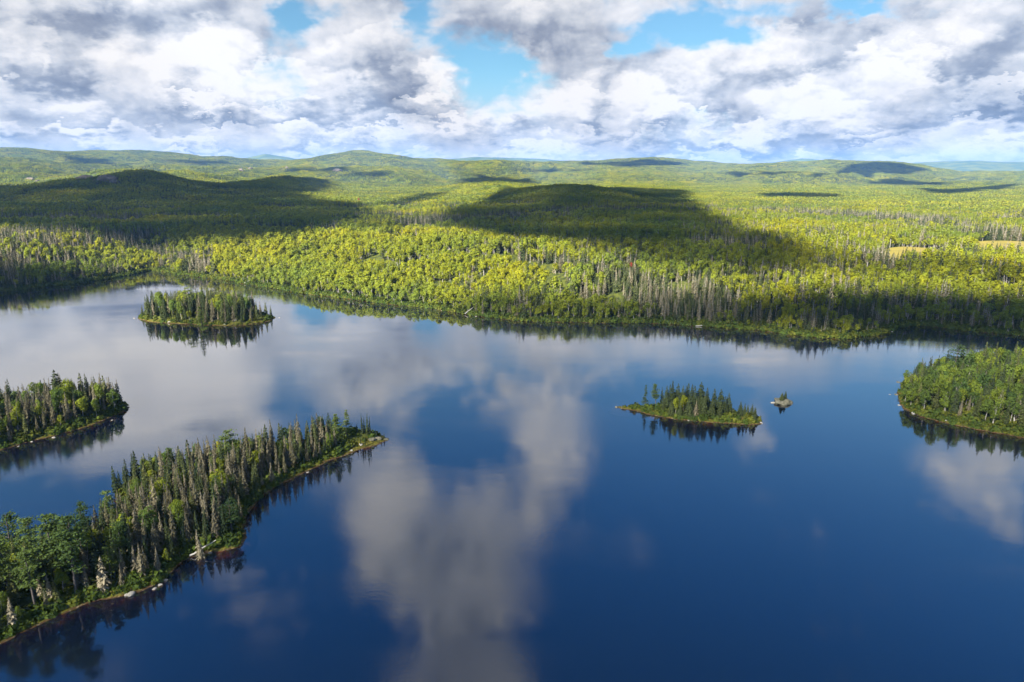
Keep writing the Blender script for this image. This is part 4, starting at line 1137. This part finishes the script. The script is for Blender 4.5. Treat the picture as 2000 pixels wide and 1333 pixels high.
def boulder(px, py, size, label, isl=None, mat=None):
    x, y = ground(px, py)
    z = float(ISLANDS[isl]['z'](x, y)) if isl else float(height(np.array([x]), np.array([y]))[0])
    o = link(bpy.data.objects.new('boulder', BOULDER[int(px * 7 + py) % 6]))
    if 'dark' in label or 'ledge' in label:
        o.data = DARK_STONE[int(px) % 3]
    o.location = (x, y, max(z, -.25) + size * .08); o.scale = (size * .8, size * .8, size * .65); o.rotation_euler = (0, 0, px * 1.7)
    tag(o, label, 'boulder', 'boulders along the waterline')
boulder(601, 923, .75, 'single pale boulder on the waterline halfway along the long point', 'near')
boulder(256, 1162, 1.1, 'pale flat boulder below the pale bare spruce', 'near')
boulder(248, 1163, .7, 'smaller stone left of the pale flat boulder', 'near')
boulder(302, 1150, .8, 'pale boulder at the corner right of the pale bare spruce', 'near')
boulder(312, 1143, .9, 'grey boulder in the rubble at the shore corner', 'near')
boulder(322, 1134, .8, 'grey boulder at the inner end of the shore rubble', 'near')
boulder(410, 1080, .7, 'small stone beside the notch in the near shore', 'near')
boulder(705, 872, 1.0, 'low rock under the mossy knoll', 'near')
boulder(728, 864, 1.6, 'broad bare rock ledge near the tip of the long point', 'near')
boulder(739, 861, 1.5, 'bare rock ledge just before the tip', 'near')
boulder(754, 859, 1.1, 'dark rock at the very tip of the long point', 'near')
boulder(687, 882, .8, 'stone at the foot of the mossy slope', 'near')
boulder(214, 968, .7, 'stone at the outer corner of the cove point', 'near')
boulder(226, 975, .6, 'stone on the inner side of the cove point', 'near')
boulder(237, 996, .7, 'stone at the head of the cove', 'near')
boulder(105, 855, 1.0, 'pale boulder on the shore of the grey-treed island, centre', 'west')
boulder(219, 821, .8, 'white boulder near the rounded end of the grey-treed island', 'west')
boulder(62, 863, .9, 'low stone left of the pale boulder on the grey-treed island', 'west')
boulder(36, 872, .7, 'small stone near the picture edge on the grey-treed island', 'west')
boulder(1358, 822, .7, 'white boulder on the front shore of the small island', 'islet')
boulder(1345, 822, .55, 'grey stone left of the white boulder of the small island', 'islet')
boulder(1487, 827, .7, 'pale stone at the outer end of the small island', 'islet')
boulder(1460, 829, .5, 'small stone near the outer end of the small island', 'islet')
boulder(1204, 796, .8, 'dark stone at the end of the spit', 'islet')
boulder(1216, 797, .7, 'dark stone midway along the spit', 'islet')
boulder(1755, 747, 1.2, 'dark rock at the upper corner of the birch headland', 'east')
boulder(1751, 771, 1.2, 'dark rock jutting out halfway down the headland end', 'east')
boulder(1756, 792, 1.0, 'low rock at the lower corner of the headland end', 'east')
boulder(1784, 808, 1.1, 'pale flat stone on the shore of the birch headland', 'east')
boulder(1837, 822, .7, 'white stone, left of two below the birches', 'east')
boulder(1847, 824, .6, 'white stone, right of two below the birches', 'east')
boulder(331, 631, 1.3, 'grey boulder on the left half of the far island shore', 'far')
boulder(460, 633, 1.8, 'large pale rock face in the trees of the far island shore', 'far')
boulder(440, 636, 1.1, 'pale boulder left of the large rock face on the far island', 'far')
boulder(262, 622, 1.0, 'stone off the left end of the far island', 'far')
boulder(546, 621, 1.0, 'stone off the thin right end of the far island', 'far')
FAR_STONES = [(405, 542), (412, 543.5), (430, 546), (445, 548.5), (452, 549.5), (460, 551), (500, 558), (545, 566), (572, 571), (718, 589), (825, 601), (830, 602), (856, 606), (862, 608), (930, 619), (973, 624), (1043, 628), (1050, 628.5), (1135, 631), (1422, 641.5), (1530, 652), (1540, 654), (1598, 660), (1742, 649), (1878, 645), (1936, 650)]
for i, (a, b) in enumerate(FAR_STONES):
    where = ['by the channel mouth' if a < 440 else 'along the sunlit far shore' if a < 840 else 'along the shaded far shore' if a < 1450 else 'around the far cape' if a < 1700 else 'in the inlet behind the cape'][0]
    same = [k for k, (c, _) in enumerate(FAR_STONES) if (c < 440, c < 840, c < 1450, c < 1700) == (a < 440, a < 840, a < 1450, a < 1700)]
    boulder(a, b - .6, 0.6 + .3 * ((i * 7) % 3) * .6, f'pale boulder on the waterline {where}, {ORD[min(same.index(i), len(ORD) - 1)]}')

def log_mesh(seed, L, r):
    g = np.random.default_rng(seed); k = 7
    path = [(0 + .15 * g.normal(), .15 * g.normal(), 0) for _ in range(k)]
    V = []; sides = 6
    for i in range(k):
        t = i / (k - 1); rad = r * (1 - .6 * t)
        for s in range(sides):
            a = 6.283 * s / sides
            V.append((L * (t - .5), path[i][0] * .4 + rad * math.cos(a), path[i][1] * .3 + rad * math.sin(a)))
    F = [(i * sides + s, i * sides + (s + 1) % sides, (i + 1) * sides + (s + 1) % sides, (i + 1) * sides + s) for i in range(k - 1) for s in range(sides)]
    F += [tuple(range(sides))[::-1], tuple((k - 1) * sides + s for s in range(sides))]
    return mesh_np('log', V, F, [M['bark_grey']])
for i, (a, b, L, rz, ry, lab, isl) in enumerate([
        (489, 554, 9, .7, -.35, 'pale fallen trunk slanting up from the sunlit far shore', None), (1373, 638, 8, .1, -.06, 'bare log lying along the shaded far shore', None), (916, 614, 6, .6, -.5, 'short forked stick of a log leaning over the far shore', None),
        (1318, 633.5, 7, .05, -.03, 'low bleached log left of the far cape', None), (1897, 803, 6, 1.2, -1.1, 'white birch trunk leaning at the foot of the headland birches', 'east'), (1978, 832, 4, 1.0, -.8, 'short white leaning trunk near the picture edge', 'east'), (398, 1083, 6, .4, -.45, 'bleached log tipped into the notch of the near shore', 'near')]):
    x, y = ground(a, b); z = float(ISLANDS[isl]['z'](x, y)) if isl else float(height(np.array([x]), np.array([y]))[0])
    o = link(bpy.data.objects.new('fallen_log', log_mesh(i, L, .22 if isl else .32)))
    o.location = (x, y, max(z, 0) + .2 + abs(math.sin(ry)) * L * .5); o.rotation_euler = (0, ry, rz)
    tag(o, lab, 'log', 'fallen logs along the shores')

# rock islet
rx, ry = ground(1527, 787)
islet = link(bpy.data.objects.new('rock_islet', rock_mesh('rock_islet', 5, 4.0, 3.4, 1.7, 4, 'rock', .6)))
islet.location = (rx, ry, 0.2); islet.rotation_euler = (0, 0.1, .3)
tag(islet, 'bare rounded rock islet with two tiny spruces in open water', 'rock')
for a, b, h, w, tone, lab in ((-.5, -1.0, 2.9, 2.6, .6, 'bushy little spruce on the near face of the rock islet'), (1.2, .6, 3.2, 1.5, .3, 'little upright spruce on top of the rock islet')):
    plant('spruce', rx + a, ry + b, 1.25, h, w, tone, 'rock', lab); make_tree(TREES[-1])
for a, b, s, lab in ((2.9, .4, .9, 'flat stone on the outer side of the rock islet'), (-3.0, -.1, .8, 'low ledge stone on the spit side of the rock islet')):
    o = link(bpy.data.objects.new('boulder', BOULDER[1])); o.location = (rx + a, ry + b, .1); o.scale = (s * 1.6, s, s * .6)
    o.data = BOULDER[1]; tag(o, lab, 'boulder', 'boulders along the waterline')
stx, sty = ground(1738, 771)
o = link(bpy.data.objects.new('boulder', BOULDER[3])); o.location = (stx, sty, 0); o.scale = (.5, .4, .3)
tag(o, 'tiny lone stone in the water off the rocky end of the headland', 'boulder', 'boulders along the waterline')

# yellow bogs among the trees
for b, lab in zip(bog_polys, ('larger yellow bog meadow among the trees behind the cape', 'narrow yellow bog strip at the picture edge')):
    poly = roughen(smooth_poly(b, 2), 8, .8, True)
    z = [float(height(np.array([x]), np.array([y]))[0]) + .5 for x, y in poly]
    c = (sum(p[0] for p in poly) / len(poly), sum(p[1] for p in poly) / len(poly))
    zc = float(height(np.array([c[0]]), np.array([c[1]]))[0]) + .6
    V = [(c[0], c[1], zc)] + [(p[0], p[1], h) for p, h in zip(poly, z)]
    F = [(0, 1 + i, 1 + (i + 1) % len(poly)) for i in range(len(poly))]
    o = link(bpy.data.objects.new('bog_meadow', mesh_np('bog_meadow', V, F, [M['bog']])))
    tag(o, lab, kind='structure')

# rock faces on the far left hills
OUT = [(58, 352, 16), (75, 355, 12), (66, 361, 9), (168, 350, 17), (185, 354, 10), (210, 353, 18), (224, 357, 12), (470, 333, 18), (490, 331, 16), (560, 328, 13), (660, 336, 20)]
OUTM = [rock_mesh('rock_outcrop', 80 + s, 1.0, .7, .62, 3, 'outcrop', .6) for s in range(4)]
for i, (a, b, s) in enumerate(OUT):
    s *= 1.6
    x, y, z = to_terrain(a, b, 6.0)
    o = link(bpy.data.objects.new('rock_outcrop', OUTM[i % 4])); o.location = (x, y, z + s * .15 + 1); o.scale = (s * .7, s * .5, s * .62); o.rotation_euler = (0, 0, i * 1.3)
    tag(o, ['topmost pink rock face of the leftmost cliff', 'pink rock face right of the topmost one on the leftmost cliff', 'lower pink ledge of the leftmost cliff', 'pink cliff face on the lit ridge, left of three', 'small pink cliff between two larger ones', 'pink cliff face on the lit ridge, right of three', 'low pink ledge at the end of the lit ridge', 'pink outcrop below the mist wisps, left', 'pink outcrop below the mist wisps, right', 'small pink outcrop under the blue notch', 'broad pink outcrop on the flank of the tall hill'][i], 'rock', 'rock faces on the far hills')

# autumn maples
mcrown, mtrunk = broad_parts(991, 10, 2.4, 420, .55)
MAPLE = two_meshes('maple', mcrown, mtrunk, M['red'], M['bark_dark'])
for a, b, h, tone, lab in ((1233, 500, 5.5, .1, 'bright red maple alone in the yellow-green forest'), (934, 480, 6, .4, 'dull red maple at the foot of the dark hill'), (700, 388, 11, .3, 'small red maple below the bare crest')):
    x, y, z = to_terrain(a, b, 11.0)
    e = bpy.data.objects.new('maple_tree', None); link(e); e.location = (x, y, z + 1.5); e.scale = (h / 10,) * 3
    tag(e, lab, 'maple tree', 'single coloured maples')
    for nm, me in (('trunk', MAPLE[1]), ('crown', MAPLE[0])):
        o = bpy.data.objects.new(nm, me); link(o, e); o.color = (1, 1, 1, tone)

# ---------------------------------------------------------------- clouds that shade the land
cm, CN, cout = material('cloud_vapour')
cd = CN.new('ShaderNodeBsdfDiffuse'); cd.inputs[0].default_value = (.9, .9, .9, 1)
ct = CN.new('ShaderNodeBsdfTranslucent'); ct.inputs[0].default_value = (.55, .55, .57, 1)
cx = CN.new('ShaderNodeMixShader'); cx.inputs[0].default_value = .35
CN.t.links.new(cd.outputs[0], cx.inputs[1]); CN.t.links.new(ct.outputs[0], cx.inputs[2])
cv = CN.new('ShaderNodeBsdfTransparent'); cy = CN.new('ShaderNodeMixShader')
cn = CN.noise(CN.new('ShaderNodeNewGeometry').outputs['Position'], 0.008, 4.0, 0.6)
CN.put(cy.inputs[0], CN.ramp(cn, 0.40, 0.66, .10, .50))            # the vapour is thicker in some places than others
CN.t.links.new(cx.outputs[0], cy.inputs[1]); CN.t.links.new(cv.outputs[0], cy.inputs[2]); CN.t.links.new(cy.outputs[0], cout.inputs[0])
thin = cm.copy(); thin.name = 'thin_cloud_vapour'
for n in thin.node_tree.nodes:
    if n.type == 'MAP_RANGE':
        n.inputs['To Min'].default_value = .58; n.inputs['To Max'].default_value = .85
half = thin.copy(); half.name = 'half_thin_cloud_vapour'
for n in half.node_tree.nodes:
    if n.type == 'MAP_RANGE':
        n.inputs['To Min'].default_value = .22; n.inputs['To Max'].default_value = .75
def cloud(poly, edge=12.0, thick=None, vapour=None):
    """A flat-based cumulus whose footprint, carried along the sunbeam, covers POLY on the ground."""
    z0 = sum(p[2] for p in poly) / len(poly)
    gx_, gy_ = sum(p[0] for p in poly) / len(poly), sum(p[1] for p in poly) / len(poly)
    for CLOUD_Z in (1900.0, 2600.0, 3400.0, 4400.0, 5600.0, 7000.0):      # far shadows come from higher cloud
        k = (CLOUD_Z - z0) / SUN_DIR.z
        yy = gy_ + SUN_DIR.y * k
        if yy < 0 or CLOUD_Z > 1.25 * math.hypot(gx_ + SUN_DIR.x * k, yy):
            break
    P = [(p[0] + SUN_DIR.x * k, p[1] + SUN_DIR.y * k) for p in poly]
    A = np.array(P); x0, y0 = A.min(0) - 40; x1, y1 = A.max(0) + 40
    res = max((x1 - x0), (y1 - y0)) / 110
    X, Y = np.meshgrid(np.arange(x0, x1 + res, res), np.arange(y0, y1 + res, res), indexing='ij')
    sd = sdist(X, Y, P) + (fbm(X / (edge * 5), Y / (edge * 5), 4) - .5) * edge * 3.2
    keep = sd > 0
    T = thick or 0.10 * math.sqrt((x1 - x0) * (y1 - y0))
    dome = np.sqrt(np.clip(sd / (T * 2.2), 0, 1)) * T * (.6 + .8 * fbm(X / (T * 1.5), Y / (T * 1.5), 4))
    top = CLOUD_Z + dome; bot = CLOUD_Z - .18 * dome * (.5 + fbm(X / T, Y / T, 3)) - .5
    nx, ny = X.shape
    I = (np.arange(nx - 1)[:, None] * ny + np.arange(ny - 1)[None, :])
    m = (keep[:-1, :-1] | keep[1:, :-1] | keep[:-1, 1:] | keep[1:, 1:]).ravel(); I = I.ravel()[m]
    if not len(I):
        return
    f = np.stack([I, I + ny, I + ny + 1, I + 1], 1); N_ = nx * ny
    V = np.concatenate([np.stack([X, Y, top], -1).reshape(-1, 3), np.stack([X, Y, bot], -1).reshape(-1, 3)])
    F = np.concatenate([f, f[:, ::-1] + N_])
    used = np.unique(F); remap = np.zeros(2 * N_, int); remap[used] = np.arange(len(used))
    o = link(bpy.data.objects.new('cloud', mesh_np('cloud', V[used], np.ascontiguousarray(remap[F]), [vapour or cm], smooth=True)))
    tag(o, 'white cumulus cloud drifting overhead above the lake and hills', kind='structure')
def crest_point(px, far):
    """A point just beyond the ridge line seen at photo column PX, nearer than FAR metres."""
    a = col_az(px); ts = np.arange(1000.0, far, 8.0); x, y = np.sin(a) * ts, np.cos(a) * ts
    k = int(np.argmax((height(x, y) + 10 - CAM_H) / ts)); d = ts[k] + 70
    x, y = math.sin(a) * d, math.cos(a) * d
    return x, y, float(height(np.array([x]), np.array([y]))[0])
def shade(px, lift=8.0, **kw):
    cloud([crest_point(a, -b) if b < 0 else to_terrain(a, b, lift) for a, b in px], **kw)
shade([(-120, -2350), (0, -2350), (90, -2350), (180, -2350), (285, -2350), (370, -2350), (440, -2350), (520, -2400), (600, -2400), (650, -2400), (640, 364), (595, 378), (610, 392), (690, 404), (700, 415), (650, 432), (560, 460), (470, 468), (330, 476), (240, 468), (120, 447), (0, 441), (-120, 441)], edge=11)
shade([(872, 414), (940, 397), (1000, -1750), (1080, -1780), (1150, -1780), (1250, -1750), (1330, -1750), (1400, 427), (1480, 456), (1540, 470), (1560, 500), (1500, 518), (1400, 514), (1280, 494), (1150, 472), (1000, 463), (930, 448), (880, 430)], edge=12)
shade([(700, 408), (780, 411), (845, 429), (838, 442), (760, 449), (670, 440), (600, 452), (640, 428)], edge=10, vapour=thin)
shade([(1530, 472), (1640, 482), (1720, 490), (1850, 500), (2000, 512), (2150, 525), (2150, 545), (2000, 534), (1850, 522), (1650, 515), (1530, 512)], edge=9, vapour=half)
def pts0(px, z=0.0):
    return [(*ground(a, b), z) for a, b in px]
NEAR_SHADE = [to_terrain(a, b, 10.0) for a, b in [(850, 598), (862, 585), (930, 566), (1010, 560), (1100, 566), (1250, 560), (1340, 546), (1440, 552), (1560, 548), (1700, 540), (1800, 546), (2000, 556), (2200, 565)]]
cloud(NEAR_SHADE + pts0([(2250, 690), (1900, 664), (1500, 655), (1150, 640), (1000, 636), (880, 612)]), edge=7, thick=30)
cloud([to_terrain(a, b, 8.0) for a, b in [(-220, 470), (0, 492), (60, 502), (130, 516), (200, 532), (290, 546)]] + pts0([(262, 552), (140, 575), (0, 596), (-220, 620)]), edge=7, thick=25)
cloud(pts0([(-400, 690), (120, 690), (300, 648), (345, 634), (420, 630), (480, 620), (545, 622), (620, 690), (1150, 690), (1700, 685), (2350, 690)]) + [(480, 60, 0), (420, -120, 0), (-380, -120, 0), (-480, 60, 0)], edge=10, thick=40, vapour=thin)
for px, e in (([(1585, 352), (1640, 336), (1680, 320), (1720, 316), (1780, 324), (1808, 331), (1700, 342)], 10),
              ([(1130, 371), (1200, 366), (1340, 373), (1352, 381), (1240, 383), (1140, 377)], 10),
              ([(900, 351), (960, 347), (1040, 353), (1030, 359), (920, 358)], 10), ([(690, 336), (750, 333), (765, 340), (740, 346), (680, 343)], 10),
              ([(1130, 319), (1250, 311), (1340, 318), (1240, 327)], 14), ([(760, 399), (830, 380), (880, 374), (850, 387), (790, 403)], 7),
              ([(560, 333), (620, 329), (690, 331), (640, 338)], 8), ([(1000, 332), (1080, 328), (1160, 331), (1080, 336)], 8), ([(1420, 338), (1500, 334), (1560, 338), (1480, 343)], 8), ([(1700, 356), (1780, 352), (1850, 357), (1760, 362)], 7), ([(330, 316), (400, 312), (450, 318), (390, 324)], 8), ([(60, 310), (150, 305), (220, 310), (140, 318)], 8),
              ([(1480, 379), (1560, 377), (1650, 381), (1640, 386), (1500, 385)], 7), ([(1790, 368), (1850, 372), (1930, 366), (1990, 360), (1960, 370), (1840, 380)], 7)):
    shade(px, edge=e)

# ---------------------------------------------------------------- air
hm_, HN, hout = material('haze_air')
vol = HN.new('ShaderNodeVolumePrincipled'); vol.inputs['Color'].default_value = (.22, .46, .90, 1); vol.inputs['Density'].default_value = HAZE_DENSITY
vol.inputs['Anisotropy'].default_value = 0.0
HN.t.links.new(vol.outputs[0], hout.inputs['Volume'])
hx, hy0, hy1, hz0, hz1 = 11500.0, -3200.0, 14500.0, -10.0, float(Hm.max()) + 30.0
v = [(x, y, z) for z in (hz0, hz1) for y in (hy0, hy1) for x in (-hx, hx)]
f = [(0, 2, 3, 1), (4, 5, 7, 6), (0, 1, 5, 4), (2, 6, 7, 3), (0, 4, 6, 2), (1, 3, 7, 5)]
haze = link(bpy.data.objects.new('haze', mesh_np('haze', v, f, [hm_])))
haze.display_type = 'WIRE'
tag(haze, 'thin pale air between the lake and the far hills', kind='stuff')

# thin wisps of mist rising from the far-left hillside
mm, MN, mout = material('mist')
mv = MN.new('ShaderNodeVolumePrincipled'); mv.inputs['Color'].default_value = (.95, .96, 1, 1); mv.inputs['Density'].default_value = .0025
MN.t.links.new(mv.outputs[0], mout.inputs['Volume'])
for i, (a, b, w_, h_) in enumerate(((368, 304, 13, 26), (426, 328, 11, 38), (405, 362, 9, 18))):
    w_, h_ = w_ * 1.7, h_ * 1.7
    x, y, z = to_terrain(a, b, 8.0)
    g = np.random.default_rng(i); ring, rows = 10, 9
    V = []
    for r in range(rows):
        t = r / (rows - 1); rad = w_ * (.25 + .75 * t) * math.sin(math.pi * min(.97, max(.06, t))) ** .6
        for k in range(ring):
            an = 6.283 * k / ring
            V.append((x + rad * math.cos(an) * g.uniform(.8, 1.2) - 14 * t * t, y + rad * math.sin(an) * g.uniform(.8, 1.2), z + 16 + 2 * h_ * t))
    F = [(r * ring + k, r * ring + (k + 1) % ring, (r + 1) * ring + (k + 1) % ring, (r + 1) * ring + k) for r in range(rows - 1) for k in range(ring)] + [tuple(range(ring))[::-1], tuple((rows - 1) * ring + k for k in range(ring))]
    o = link(bpy.data.objects.new('mist', mesh_np('mist', V, F, [mm])))
    tag(o, ('faint mist wisp high on the leftmost ridge', 'tallest mist wisp above the dark hill', 'low mist wisp just behind the dark crest')[i], kind='stuff')
